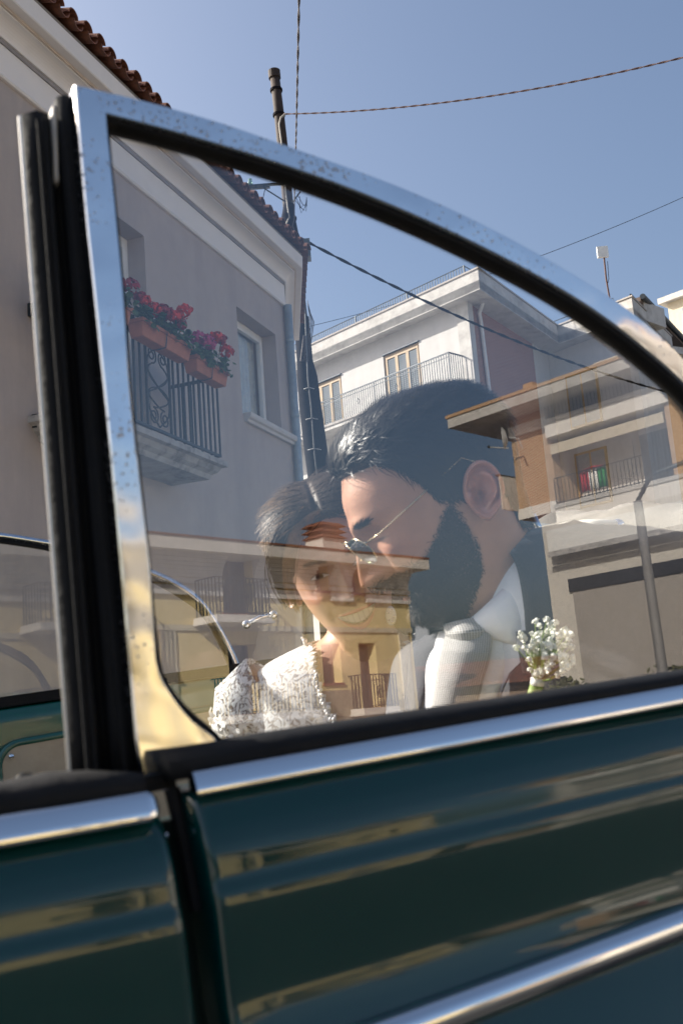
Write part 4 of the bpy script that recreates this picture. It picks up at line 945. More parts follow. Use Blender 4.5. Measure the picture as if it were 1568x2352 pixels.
# roof
MB().hexa([(W0_-.4, 1.2, zt), (W1_+.4, 1.2, zt), (W1_+.4, 9, zt), (W0_-.4, 9, zt), (W0_-.4, 1.25, zt+.06), (W1_+.4, 1.25, zt+.06), (W1_-1, 5, zt+1.2), (W0_+1, 5, zt+1.2)]).build('roof', M_tile, ye)
# stone street front panel
MB().box(*sorted((U(760, 1390), U(1000, 1390))), -.04, -.004, ylo, yq(760, 1400)[1]).build('stone_facing', mat('rubble stone', (.42, .36, .26), .9, var=.3, vscale=9, bump=.6, bscale=14), ye)

# ------------------------------------------------------------------ tan brick apartments
BT = 38.
bp0 = CM+refl(ray(*c6(530, 880)))*BT; a9 = math.radians(-9)
# facade direction az -9 ; outward towards -x
T = Fac(bp0, (-math.cos(a9), math.sin(a9)), True)
tb = tag(T.root('brick_apartments'), 'tan brick apartment building with deep balconies, shutters and dish across the street', 'building')
def tq(x, y, o=0.): return T.px(*c6(x, y), o)
def TU(x, y, o=0.): return tq(x, y, o)[0]
zE = tq(700, 505, 1.3)[1]; z1 = tq(525, 870, .25)[1]; z2 = tq(620, 1515, .25)[1]; H = z1-z2
uL_ = TU(225, 800); uC = TU(530, 870); uR2 = TU(1500, 500); 
sgt = 1 if uR2 > uC else -1
def rng2(a, b): return tuple(sorted((a, b)))
zg = z2-H
ext = uC+sgt*22
# side block (brick) next to the balconies, then recessed balcony bays
o_ = rng2(uL_-sgt*.0, uC); MB().box(*o_, 0, 8, z2-.15, zE-.5).build('brick_bay', M_brown, tb)
MB().box(*rng2(uC, ext), 1.7, 8, -3, zE-.5).build('rear_wall', M_coat, tb)
MB().box(*rng2(uL_-sgt*1.9, ext), -1.3, 8, zE-.5, zE-.12).build('eave_slab', M_conc, tb)
MB().box(*rng2(uL_-sgt*1.95, ext), -1.35, 8, zE-.118, zE).build('eave_edge', M_brown, tb)
MB().box(*rng2(uL_-sgt*.05, uC), -.06, -.002, z1-.15, z1+.25).build('string_band', M_coat, tb); MB().box(*rng2(uL_-sgt*.05, uC), -.06, -.002, z2-.15, z2+.25).build('string_band', M_coat, tb)
cc = rng2(TU(270, 600), TU(345, 590)); MB().box(*cc, .6, 1.3, zE, zE+.9).build('chimney', M_brown, tb)
bay = 4.6
me_b = {}
for fl, zf_ in enumerate((z1, z2, z2-H)):
    if fl == 2: continue
    s_ = MB().box(*rng2(uC, ext), -.25, 1.7, zf_-.62, zf_).build('balcony_slab', M_coat, tb)
    MB().box(*rng2(uC, ext), -.31, -.252, zf_-.1, zf_+.04).build('slab_edge', M_conc, s_)
    for k_ in range(5):
        a = uC+sgt*(bay*k_+.02); b = uC+sgt*(bay*k_+.55)
        if k_ > 0: MB().box(*rng2(a, b), -.1, 1.7, zf_, zf_+H-.62).build('brick_pier', M_brown, tb)
        a = uC+sgt*(bay*k_+(.6 if k_ else .05)); b = uC+sgt*(bay*(k_+1)-.05)
        kind = (k_+2*fl) % 3
        rl_ = MB(); u0, u1 = rng2(a, b); rl_.box(u0, u1, -.16, -.12, zf_+1.0, zf_+1.04); rl_.box(u0, u1, -.15, -.13, zf_+.1, zf_+.13)
        if kind == 1:
            ro = MB().box(u0, u1, -.15, -.10, zf_+.04, zf_+1.0).build('balcony_parapet', M_shutter, tb)
            for j in range(8): MB().box(u0, u1, -.165, -.151, zf_+.06+.117*j, zf_+.15+.117*j).build('slat', M_shutter, ro)
            gl_ = MB(); gl_.box(u0, u1, -.14, -.10, zf_+1.04, zf_+1.12); gl_.box(u0, u1, -.14, -.10, zf_+H-.75, zf_+H-.62)
            n = 5
            for j in range(n+1): q = u0+(u1-u0-.08)*j/n; gl_.box(q, q+.08, -.139, -.101, zf_+1.12, zf_+H-.75)
            vo = gl_.build('veranda_frame', M_alu, tb)
            for j in range(n): q = u0+.08+(u1-u0-.08)*j/n; MB().box(q, q+(u1-u0)/n-.09, -.125, -.12, zf_+1.12, zf_+H-.75).build('pane', M_pane, vo)
        else:
            ro = rl_.build('balcony_railing', M_iron, tb); bm4 = MB().box(-.012, .012, -.152, -.128, zf_+.02, zf_+1.0).mesh('bar'); bm4.materials.append(M_iron)
            for j in range(int((u1-u0)/.15)+1): inst('baluster', bm4, ro, (u0+.02+.15*j, 0, 0))
        dw = MB().box(u0+.7, u0+1.9, 1.62, 1.698, zf_+.02, zf_+2.2).build('balcony_door', M_dark, tb)
        MB().box(u0+2.2, u0+3.3, 1.60, 1.698, zf_+.8, zf_+2.2).build('roller_shutter', M_shutter, tb)
        if kind == 2:
            MB().hexa([(u0, -.1, zf_+H-.9), (u1, -.1, zf_+H-.9), (u1, 1.2, zf_+H-.66), (u0, 1.2, zf_+H-.66), (u0, -.1, zf_+H-.87), (u1, -.1, zf_+H-.87), (u1, 1.2, zf_+H-.63), (u0, 1.2, zf_+H-.63)]).build('awning', M_canvas, tb)
            MB().box(u0, u1, -.14, -.101, zf_+H-1.25, zf_+H-.88).build('awning_valance', M_canvas, tb)
# ground floor: pale rendered garage front with band, dark doors
MB().box(*rng2(TU(165, 1400, 1.), uL_), -1.0, .5, tq(200, 1545, 1.)[1], tq(250, 1265, 1.)[1]).build('side_balcony', M_conc, tb)
MB().box(*rng2(TU(150, 1400, 1.), uL_), -1.05, .55, tq(250, 1265, 1.)[1]+.002, tq(250, 1265, 1.)[1]+.06).build('balcony_coping', M_iron, tb)
MB().box(*rng2(TU(475, 1600, .4), ext), -.4, 1.6, -3, z2-.63).build('ground_floor_wall', mat('pale garage render', (.60, .56, .50), .9, var=.06), tb)
zgb = tq(770, 1700)[1]; MB().box(*rng2(uC, ext), -1.0, -.402, zgb-.75, zgb).build('canopy', mat('white canopy', (.74, .73, .70), .7, var=.05), tb)
MB().box(*rng2(uC, ext), -1.06, -1.001, zgb-.95, zgb-.76).build('canopy_edge', M_stone, tb)
for k_ in range(3):
    a = uC+sgt*(.4+6.5*k_); MB().box(*rng2(a, a+sgt*5.2), -.45, -.402, -3, zgb-2.2).build('garage_door', mat('garage door grey', (.34, .31, .28), .8, var=.06), tb)
    MB().box(*rng2(a-sgt*.1, a+sgt*5.3), -.50, -.402, zgb-2.2, zgb-1.75).build('garage_lintel', M_dark, tb)
pz = tq(80, 760)[1]
dn_ = empty('satellite_dish', loc=tuple(T.world(TU(300, 1030, .3), -.9, tq(280, 1040)[1])))
MB().grid([[(.0-.25*(r*r)*.6+.0, .42*r*math.cos(t), .42*r*math.sin(t)) for t in np.linspace(0, 2*math.pi, 21)[:-1]] for r in (0.02, .35, .7, 1.)], cv=True).build('reflector', mat('dish grey', (.6, .6, .6), .5), dn_, True)
MB().tube([(0, 0, -.4), (-.7, 0, -.25)], .025, 6).build('feed_arm', M_alu, dn_); MB().ball((-.72, 0, -.23), .06, 8, 6).build('feed_horn', M_iron, dn_)
MB().tube([(.05, 0, 0), (.4, 0, -.1), (.5, 0, -.5)], .03, 6).build('wall_bracket', M_alu, dn_)
dn_.rotation_euler = (0, 0, 1.25)
tag(dn_, 'grey satellite dish on an arm beside the tan brick apartments', 'satellite dish')
fu0, fz0 = tq(790, 1415, .1); fu1, fz1 = tq(985, 1345, .1)
fr_ = empty('cloth_banner', loc=tuple(T.world((fu0+fu1)/2, -.05, fz0)))
fr_.rotation_euler = (0, 0, math.atan2(T.u[1], T.u[0])); wdt = abs(fu1-fu0)
for k_, (nm_, c_) in enumerate((('green_stripe', (.05, .28, .10)), ('white_stripe', (.75, .74, .72)), ('red_stripe', (.48, .03, .04)))):
    P = [[((-.5+(k_+i/8)/3)*wdt, .03*math.sin(i*1.3+k_), z) for z in (0, .35, .7)] for i in range(9)]
    b_ = MB().grid(P); o = b_.build(nm_, mat('banner '+nm_, c_, .8), fr_, True); md = o.modifiers.new('s', 'SOLIDIFY'); md.thickness = .006
MB().tube([(-.5*wdt-.1, 0, .72), (0, 0, .80), (.5*wdt+.1, 0, .72)], .03, 8).build('red_rail', mat('banner red_stripe', (.48, .03, .04), .8), fr_, True)
tag(fr_, 'green white and red striped cloth hung on the brick apartment balcony', 'banner')
# street lamp post whose dark stripe shows in the glass
def rat(x, y, t): return CM+refl(ray(x, y))*t
pl0 = rat(1500, 1400, 17); lampp = empty('street_lamp', loc=(pl0[0], pl0[1], gz(pl0[0], pl0[1])))
z_ = gz(pl0[0], pl0[1])
MB().tube([(0, 0, 0), (0, 0, 2), (0, 0, 4.2-z_)], [.11, .09, .075], 12).build('post', mat('lamp post grey', (.20, .19, .18), .6), lampp, True)
MB().tube([(0, 0, 0), (0, 0, .5)], .16, 12).build('base', M_iron, lampp)
arm_ = MB().tube([(0, 0, 4.2-z_), (.0, .3, 4.6-z_), (0, 1.0, 4.7-z_)], .04, 8).build('arm', M_iron, lampp, True); MB().ball((0, 1.2, 4.66-z_), (.14, .32, .08), 12, 8).build('lantern', M_alu, arm_, True)
tag(lampp, 'grey street lamp post standing before the tan brick apartments', 'street lamp')
# hedge strip of olive bushes by the garage
hb = MB(); c0 = rat(1480, 1535, 24)
for i in range(2600):
    q = np.array([random.gauss(0, .5), random.uniform(-3.5, 3.5), 0]); q[2] = random.random()**.5*(1.1+.4*math.sin(q[1]*2.3)); leaf_patch(hb, q, random.uniform(.04, .08), np.array([random.gauss(0, 1), random.gauss(0, 1), random.uniform(.2, 1)]))
hedge = hb.build('hedge', mat('olive leaf', (.10, .10, .03), .7, var=.4, vscale=9)); hedge.location = (c0[0], c0[1], c0[2]-1.5)
tag(hedge, 'olive green hedge growing along the garage fronts', 'hedge')
# low tiled outhouse between the two
lo_h = Fac(rat(1080, 1600, 40), (-.8, .6), True); lh = tag(lo_h.root('low_house'), 'low brown house with tiled roof between yellow house and apartments', 'house')
zz_ = rat(1080, 1555, 40)[2]
MB().box(-4, 4, 0, 5, -4, zz_-.3).build('wall', mat('brown render', (.30, .22, .16), .9, var=.1), lh)
MB().hexa([(-4.4, -.5, zz_-.35), (4.4, -.5, zz_-.35), (4.4, 5.5, zz_-.35), (-4.4, 5.5, zz_-.35), (-4.4, -.5, zz_-.25), (4.4, -.5, zz_-.25), (4, 2.5, zz_+.7), (-4, 2.5, zz_+.7)]).build('roof', M_tile, lh)
MB().box(1, 2, -.05, -.002, zz_-2.2, zz_-1).build('window', M_dark, lh)
# ================================================================== people
def frame_cam(fwd, up, origin):
    """axes given in camera terms (right, up, toward camera); returns world matrix columns X fwd, Y left, Z up"""
    tow = lambda v: CR*v[0]+CU*v[1]-CF*v[2]
    X = tow(fwd); X /= np.linalg.norm(X); Z = tow(up); Z = Z-X*np.dot(X, Z); Z /= np.linalg.norm(Z); Yv = np.cross(Z, X)
    return np.array([X, Yv, Z]), np.array(origin)
class Fr:
    def __init__(s, fwd, up, o): s.A, s.o = frame_cam(fwd, up, o)
    def w(s, p): return s.o+np.asarray(p) @ s.A
    def l(s, P): return (np.asarray(P)-s.o) @ s.A.T
    def px(s, x, y, plane_y):        # pixel ray onto the local plane Y = plane_y
        d = ray(x, y); n = s.A[1]; t = (np.dot(s.o+n*plane_y-CP, n))/np.dot(d, n); return s.l(CP+d*t)
def sinterp(x, xp, fp, sm=.006):
    xp = np.array(xp); fp = np.array(fp); i = np.argsort(xp); xp, fp = xp[i], fp[i]; o = 0
    for d in np.linspace(-1.5, 1.5, 7): o = o+np.interp(x+d*sm, xp, fp)*math.exp(-d*d)
    return o/sum(math.exp(-d*d) for d in np.linspace(-1.5, 1.5, 7))
def G(y, z, y0, z0, sy, sz): return np.exp(-((y-y0)/sy)**2-((z-z0)/sz)**2)
def G2(y, z, y0, z0, sy, sz): return G(y, z, y0, z0, sy, sz)+G(y, z, -y0, z0, sy, sz)
def head_grid(zt, fz, bz, wz, N=240, M=240, zmin=-.20, e=2.25):
    ztop = max(zt); s = np.linspace(0, 1, N); zs = zmin+(ztop-zmin)*(1-(1-s)**1.25)
    zs[-12:] = np.linspace(zs[-13], ztop, 14)[1:-1]; zs = np.sort(zs)
    t = np.linspace(-1, 1, M+1)[:-1]; th = math.pi*np.sign(t)*np.abs(t)**1.3
    f = sinterp(zs, zt, fz); b = sinterp(zs, zt, bz); w_ = sinterp(zs, zt, wz)
    k = np.clip((ztop-zs)/.018, 0, 1); k = np.sqrt(1-(1-k)**2)
    f, b, w_ = f*np.maximum(k, .02), b*np.maximum(k, .02), w_*np.maximum(k, .02)
    c, s_ = np.cos(th), np.sin(th); cc = np.sign(c)*np.abs(c)**(2/e); ss = np.sign(s_)*np.abs(s_)**(2/e)
    X = np.where(c[None, :] > 0, f[:, None], b[:, None])*cc[None, :]; Yg = w_[:, None]*ss[None, :]; Z = np.repeat(zs[:, None], M, 1)
    return X, Yg, Z
def grid_normals(P):
    du = np.gradient(P, axis=0); dv = np.roll(P, -1, 1)-np.roll(P, 1, 1); n = np.cross(dv, du); n /= np.linalg.norm(n, axis=2, keepdims=True)+1e-12
    c = P.mean(axis=(0, 1)); 
    if np.mean(np.sum(n*(P-c), axis=2)) < 0: n = -n
    return n
def color_mesh(nm, V, F, cols, m, parent, smooth=True):
    me = bpy.data.meshes.new(nm); me.from_pydata([tuple(v) for v in V], [], F); me.update()
    at_ = me.color_attributes.new('tone', 'FLOAT_COLOR', 'POINT')
    at_.data.foreach_set('color', np.c_[cols, np.ones(len(cols))].astype(np.float32).ravel())
    if smooth: me.polygons.foreach_set('use_smooth', [True]*len(me.polygons))
    me.materials.append(m); o = bpy.data.objects.new(nm, me); col.objects.link(o); o.parent = parent; return o
def skin_mat(nm, rough=.48):
    m, t, b = new_mat(nm); N, L = t.nodes, t.links
    a = N.new('ShaderNodeVertexColor'); a.layer_name = 'tone'; tc = N.new('ShaderNodeTexCoord')
    nz = N.new('ShaderNodeTexNoise'); nz.inputs['Scale'].default_value = 55; nz.inputs['Detail'].default_value = 5; L.new(tc.outputs['Object'], nz.inputs['Vector'])
    mr = N.new('ShaderNodeMapRange'); mr.inputs['To Min'].default_value = .86; mr.inputs['To Max'].default_value = 1.12; L.new(nz.outputs['Fac'], mr.inputs['Value'])
    mx = N.new('ShaderNodeMixRGB'); mx.blend_type = 'MULTIPLY'; mx.inputs[0].default_value = 1; L.new(a.outputs[0], mx.inputs[1]); L.new(mr.outputs[0], mx.inputs[2])
    L.new(mx.outputs[0], b.inputs['Base Color']); b.inputs['Roughness'].default_value = rough; b.inputs['Specular IOR Level'].default_value = .45
    b.inputs['Subsurface Weight'].default_value = .12; b.inputs['Subsurface Radius'].default_value = (.006, .002, .001); b.inputs['Subsurface Scale'].default_value = 1.0
    nb = N.new('ShaderNodeTexNoise'); nb.inputs['Scale'].default_value = 420; nb.inputs['Detail'].default_value = 3; L.new(tc.outputs['Object'], nb.inputs['Vector'])
    bp = N.new('ShaderNodeBump'); bp.inputs['Strength'].default_value = .18; bp.inputs['Distance'].default_value = .002; L.new(nb.outputs['Fac'], bp.inputs['Height']); L.new(bp.outputs[0], b.inputs['Normal'])
    return m
def faces_grid(nu, nv, off=0, cv=True):
    i, j = np.meshgrid(np.arange(nu-1), np.arange(nv if cv else nv-1), indexing='ij'); j2 = (j+1) % nv
    return [tuple(q) for q in (np.stack([i*nv+j, i*nv+j2, (i+1)*nv+j2, (i+1)*nv+j], -1).reshape(-1, 4)+off).tolist()]
def ear_mesh(side=1, hgt=.035, wid=.0215, flare=30):
    nr, na = 26, 60; P = np.zeros((nr, na, 3)); fl = math.tan(math.radians(flare))
    for i in range(nr):
        rho = i/(nr-4) if i < nr-3 else 1.0
        for j in range(na):
            t = 2*math.pi*j/na; p = math.cos(t); q = math.sin(t)
            ww = wid*(1 if q > -.2 else 1-.38*((-q-.2)/.8)); xx = -p*ww; zz_ = q*hgt
            ap = abs(p)
            back = .5+.5*(1 if p > 0 else -1)*min(1, ap*1.5)      # 1 at back rim (p>0 means behind), 0 in front
            rimh = .0115*math.exp(-((rho-.90)/.085)**2)*(.25+.75*max(back, max(0, q)**.5*.9 if q > 0 else 0))
            anti = .010*math.exp(-((rho-.55)/.12)**2)*back*(1 if q > -.6 else .4)
            conch = -.012*math.exp(-(((rho*p+.18)/.32)**2+((rho*q+.12)/.40)**2))
            trag = .006*math.exp(-(((rho*p+.72)/.16)**2+((rho*q+.12)/.18)**2))
            lobe = .004*math.exp(-(((rho*p+.1)/.4)**2+((rho*q+.85)/.25)**2))
            h = rimh+anti+conch+trag+lobe+.011
            if i >= nr-3: k = i-(nr-4); h = h-.0035*k; xx *= 1-.03*k*k*.4; zz_ *= 1-.02*k*k*.4
            P[i, j] = (xx*rho if i < nr-3 else xx, side*(h+(p*ww*rho+ww)*fl*.75), zz_*rho if i < nr-3 else zz_)
    return P
def strands(P, Nn, idx, dirf, lenf, wid, m, nm, parent, lift=.5, seg=4, curl=.0, jit=.25):
    """short hair ribbons rooted on grid points"""
    mb_v = []; mb_f = []; o = 0
    for (i, j) in idx:
        p = P[i, j]+rng.normal(0, .0008, 3); n = Nn[i, j]; d = dirf(p, n); d = d+rng.normal(0, jit, 3); d -= n*np.dot(d, n); d /= np.linalg.norm(d)+1e-9
        L_ = lenf(p)*rng.uniform(.7, 1.25); sd = np.cross(d, n); w_ = wid*rng.uniform(.6, 1.3)
        ph = rng.uniform(0, 6.28)
        pts = []
        for k in range(seg+1):
            f = k/seg; q = p+d*L_*f+n*L_*lift*(f*(1.25-f))+sd*curl*L_*math.sin(ph+f*3.2)
            pts.append(q)
        for k, q in enumerate(pts):
            ww = w_*(1-.85*(k/seg)**2)/2; mb_v.append(q-sd*ww); mb_v.append(q+sd*ww)
        for k in range(seg): a = o+2*k; mb_f.append((a, a+1, a+3, a+2))
        o += 2*(seg+1)
    me = bpy.data.meshes.new(nm); me.from_pydata([tuple(v) for v in mb_v], [], mb_f); me.update(); me.polygons.foreach_set('use_smooth', [True]*len(me.polygons)); me.materials.append(m)
    ob = bpy.data.objects.new(nm, me); col.objects.link(ob); ob.parent = parent; return ob
def hair_mat(nm, c, rough=.38):
    m = mat(nm, c, rough, var=.5, vscale=40, spec=.35); return m
M_hairD = hair_mat('black brown hair', (.012, .0095, .008)); M_beard = hair_mat('dark beard hair', (.030, .019, .012), .5)
M_skinG = skin_mat('groom skin', .32); M_skinB = skin_mat('bride skin')
def rootP(name, F_, down): 
    p = F_.w((0, 0, down)); return empty(name, loc=tuple(p))
def to_root(F_, root, P): return (F_.w(np.asarray(P).reshape(-1, 3))-np.array(root.location))

# ------------------------------------------------------------------ groom
HG = Fr((-.87, -.5, .13), (-.5, .87, 0), at(1000, 1158, 1.28))
groom = tag(rootP('person', Fr((0, 0, 1), (0, 1, 0), at(1150, 1400, 1.30)), -.55), 'bearded man in dark suit, white tie and wire sunglasses bowing his head', 'person')
zt_ = [.128, .122, .11, .10, .086, .06, .047, .03, .015, 0, -.03, -.05, -.08, -.10, -.115, -.126, -.137, -.16, -.20]
fz_ = [.01, .035, .060, .073, .085, .099, .103, .104, .099, .096, .093, .091, .086, .087, .085, .072, .052, .048, .05]
bz_ = [.01, .045, .075, .095, .109, .122, .124, .123, .119, .113, .102, .097, .092, .091, .090, .089, .088, .088, .092]
wz_ = [.01, .035, .050, .059, .068, .076, .078, .079, .0785, .078, .075, .072, .067, .063, .060, .058, .058, .060, .063]
X, Yg, Z = head_grid(zt_, fz_, bz_, wz_)
def male_face(X, Yg, Z):
    mk = np.clip((X-.02)/.04, 0, 1); y, z = Yg, Z; d = 0*X
    d += .005*G2(y, z, .026, .026, .024, .009)
    d += -.013*G2(y, z, .031, .004, .017, .012)+.007*G2(y, z, .031, .002, .012, .009)
    Hn = sinterp(z, [.03, .018, .005, -.012, -.030, -.043, -.051, -.058], [0, .008, .017, .026, .035, .040, .026, 0], .002); Wn = sinterp(z, [.03, .005, -.02, -.036, -.046], [.009, .0075, .009, .0115, .012], .003)
    d += Hn*np.exp(-(y/Wn)**2)+.009*G2(y, z, .0125, -.040, .0065, .008)
    d += -.004*G2(y, z, .019, -.03, .006, .014)
    d += .006*G(y, z, 0, -.066, .024, .007)+.009*G(y, z, 0, -.082, .019, .0065)-.007*G(y, z, 0, -.0735, .026, .0026)-.006*G(y, z, 0, -.093, .02, .006)
    d += .006*G(y, z, 0, -.106, .02, .012)+.005*G2(y, z, .046, -.02, .018, .018)-.004*G2(y, z, .056, -.055, .02, .02)
    return X+d*mk, mk
X, mk = male_face(X, Yg, Z); PG_ = np.stack([X, Yg, Z], -1); NG_ = grid_normals(PG_)
n0, n1 = PG_.shape[:2]
sk = np.array([.46, .255, .175]); cols = np.tile(sk, (n0, n1, 1))
def blend(c, mask, t): 
    return c*(1-mask[..., None])+np.array(t)*mask[..., None]
cols = blend(cols, np.clip(.5*G2(Yg, Z, .045, -.022, .02, .018)+.5*G(Yg, Z, 0, -.038, .014, .012), 0, 1)*mk, (.50, .22, .15))
lip = np.clip(1.5*G(Yg, Z, 0, -.080, .021, .006)+.9*G(Yg, Z, 0, -.068, .02, .004), 0, 1)*mk; cols = blend(cols, lip, (.42, .14, .12))
cols = blend(cols, np.clip(1.3*G(Yg, Z, 0, -.0738, .022, .0016), 0, 1)*mk, (.08, .03, .025))
cols = blend(cols, np.clip(1.4*G2(Yg, Z, .031, -.002, .012, .0018), 0, 1)*mk, (.05, .03, .025))
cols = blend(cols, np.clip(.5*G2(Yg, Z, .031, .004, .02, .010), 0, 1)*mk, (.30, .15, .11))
# stubble and scalp are real pigment
def hair_mask_g(x, y, z):
    line = np.interp(x, [-.15, -.06, -.045, -.02, -.01, .012, .03, .055, .09], [-.085, -.075, -.02, -.015, -.005, .006, .055, .080, .086])
    line = np.where((x < -.02) & (x > -.065) & (np.abs(y) > .05), np.maximum(line, -.02), line); return np.clip((z-line)/.006+.5, 0, 1)
def beard_mask_g(x, y, z):
    cheek = np.interp(x, [-.03, -.005, .015, .03, .05, .07, .10], [.0, .0, -.012, -.026, -.042, -.050, -.050]); low = np.interp(x, [-.03, 0, .03, .1], [-.09, -.125, -.135, -.135])
    xb = np.interp(z, [-.135, -.127, -.11, -.09, -.06, -.03, .01], [.055, .042, .022, .002, -.006, -.004, .0])
    m_ = np.clip((cheek-z)/.010+.5, 0, 1)*np.clip((x-xb)/.010+.3, 0, 1)*np.clip((z-low)/.006, 0, 1)
    m_ = m_*(1-np.clip(1.7*np.exp(-(y/.022)**2-((z+.079)/.0075)**2), 0, 1)); return m_
hmG = hair_mask_g(X, Yg, Z); bmG = beard_mask_g(X, Yg, Z)
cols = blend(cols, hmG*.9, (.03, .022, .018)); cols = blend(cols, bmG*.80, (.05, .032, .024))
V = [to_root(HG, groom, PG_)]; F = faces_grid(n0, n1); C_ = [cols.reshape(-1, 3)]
off = n0*n1
for sd_ in (1, -1):
    E = ear_mesh(sd_); ne, na_ = E.shape[:2]; t_ = math.radians(20); E2 = E.copy(); E2[..., 0] = E[..., 0]*math.cos(t_)-E[..., 2]*math.sin(t_); E2[..., 2] = E[..., 0]*math.sin(t_)+E[..., 2]*math.cos(t_)
    # tilt: top of the ear leans back
    E2 = E2+np.array([-.036, sd_*.0755, -.010]); V.append(to_root(HG, groom, E2)); F += faces_grid(ne, na_, off); off += ne*na_
    ec = np.tile(np.array([.44, .21, .15]), (ne, na_, 1)); C_.append(ec.reshape(-1, 3))
body_g = color_mesh('skin', np.concatenate(V), F, np.concatenate(C_), M_skinG, groom)
# hair: shell plus combed strands
thk = .004+.013*np.clip((Z-.045)/.05, 0, 1)+.002*np.clip((X-.02)/.06, 0, 1)*np.clip((Z-.07)/.03, 0, 1)
thk = thk*(1+.22*np.sin(Yg*420+X*60)*np.sin(Z*90+X*180))*hmG-.003*(1-hmG); SHg = PG_+NG_*(thk*.82)[..., None]
sel = hmG > .02
Wg = HG.w(SHg.reshape(-1, 3)).reshape(SHg.shape)-np.array(groom.location)
fa = [q for q in faces_grid(n0, n1) if all(sel.ravel()[list(q)])]
me = bpy.data.meshes.new('hair'); me.from_pydata([tuple(v) for v in Wg.reshape(-1, 3)], [], fa); me.update(); me.polygons.foreach_set('use_smooth', [True]*len(me.polygons)); me.materials.append(M_hairD)
hair_g = bpy.data.objects.new('hair', me); col.objects.link(hair_g); hair_g.parent = groom
def pick(mask, n, wgt=None):
    ii, jj = np.nonzero(mask); p = np.ones(len(ii)) if wgt is None else wgt[ii, jj]; p = p/p.sum(); k = rng.choice(len(ii), n, p=p); return list(zip(ii[k], jj[k]))
A_ = HG.A
Wn_ = NG_ @ A_; Wroot = HG.w(PG_.reshape(-1, 3)).reshape(PG_.shape)-np.array(groom.location)
Wshell = Wg
def dir_g(p, n):
    l = HG.l(p+np.array(groom.location)); top = np.clip((l[2]-.06)/.04, 0, 1)
    d = np.array([-.8, np.sign(l[1])*.15, .35])*top+np.array([-.45, 0, -.9])*(1-top); return d @ A_
area = np.linalg.norm(np.cross(np.gradient(PG_, axis=0), np.gradient(PG_, axis=1)), axis=2)
strands(Wshell, Wn_, pick((hmG > .5) & (Z > .05), 13000, area), dir_g, lambda p: .026, .0010, M_hairD, 'hair_strands', groom, .42, 4, .10, .32)
strands(Wshell, Wn_, pick((hmG > .15) & (Z <= .06), 11000, area), dir_g, lambda p: .011, .0009, M_hairD, 'hair_strands', groom, .35, 2, .0, .25)
# quiff at the hairline
strands(Wshell, Wn_, pick((hmG > .2) & (X > .045) & (Z > .074), 2200, area), lambda p, n: np.array([-.8, 0, 1.]) @ A_, lambda p: .026, .0011, M_hairD, 'hair_strands', groom, .55, 5, .06, .25)
# eyebrows
for sd_ in (1, -1): strands(Wroot, Wn_, pick(np.clip(G(Yg, Z, sd_*.030, .024, .017, .0035)*mk, 0, 1) > .35, 230), lambda p, n: np.array([-.3, np.sign(HG.l(p+np.array(groom.location))[1]), .1]) @ A_, lambda p: .009, .0009, M_hairD, 'eyebrow', groom, .25, 2)
# beard
wgt = area*(bmG**1.6+.01)
def dir_b(p, n): l = HG.l(p+np.array(groom.location)); return np.array([.25, 0, -1.]) @ A_
strands(Wroot, Wn_, pick(bmG > .25, 15000, wgt), dir_b, lambda p: .006+.010*np.clip((HG.l(p+np.array(groom.location))[0]-.03)/.05, 0, 1), .0010, M_beard, 'beard', groom, .75, 4, .28, .55)
strands(Wroot, Wn_, pick((bmG > .2) & (np.abs(Yg) < .03) & (Z > -.074), 1300), lambda p, n: np.array([.1, np.sign(HG.l(p+np.array(groom.location))[1])*.8, -.8]) @ A_, lambda p: .011, .0010, M_beard, 'moustache', groom, .45, 3, .1, .3)
# sunglasses
gl = empty('sunglasses', loc=tuple(HG.w((.1, 0, 0)))); go = np.array(gl.location)
def hg(p): return HG.w(p)-go
M_wire = mat('gold wire', (.55, .45, .30), .2, metal=1.); M_lens = glass_mat('tinted lens', 1.7, (.42, .50, .48))
for sd_ in (1, -1):
    ring = []
    for t in np.linspace(0, 2*math.pi, 33)[:-1]:
        yy_ = .034+.025*math.cos(t); zz_ = -.004+.019*math.sin(t); xx_ = .118+.28*zz_-(yy_-.01)*.22; ring.append(hg((xx_, sd_*yy_, zz_)))
    MB().tube(ring+[ring[0]], .0011, 6, cap=False).build('lens_rim', M_wire, gl, True)
    MB().prism(list(range(32)), lambda i: ring[i], lambda i: ring[i]+HG.A[0]*.0016).build('lens', M_lens, gl)
    e0 = np.array((.108, sd_*.060, .004)); pts = [e0, np.array((.09, sd_*.071, .006)), np.array((.003, sd_*.0815, .026)), np.array((-.036, sd_*.083, .035)), np.array((-.058, sd_*.081, .012))]
    MB().tube([hg(p) for p in pts], .0010, 6).build('temple_arm', M_wire, gl, True); MB().ball(hg(e0), .0022, 8, 6).build('hinge', M_wire, gl)
    MB().tube([hg((.112, sd_*.012, -.008)), hg((.117, sd_*.0095, -.014))], .0007, 5).build('nose_pad_arm', M_wire, gl)
MB().tube([hg((.117, .010, .004)), hg((.122, 0, .008)), hg((.117, -.010, .004))], .0012, 6).build('bridge', M_wire, gl, True)
MB().tube([hg((.119, .020, .013)), hg((.125, 0, .016)), hg((.119, -.020, .013))], .0010, 6).build('top_bar', M_wire, gl, True)
tag(gl, 'thin gold wire sunglasses with tinted lenses on the bearded man', 'sunglasses')
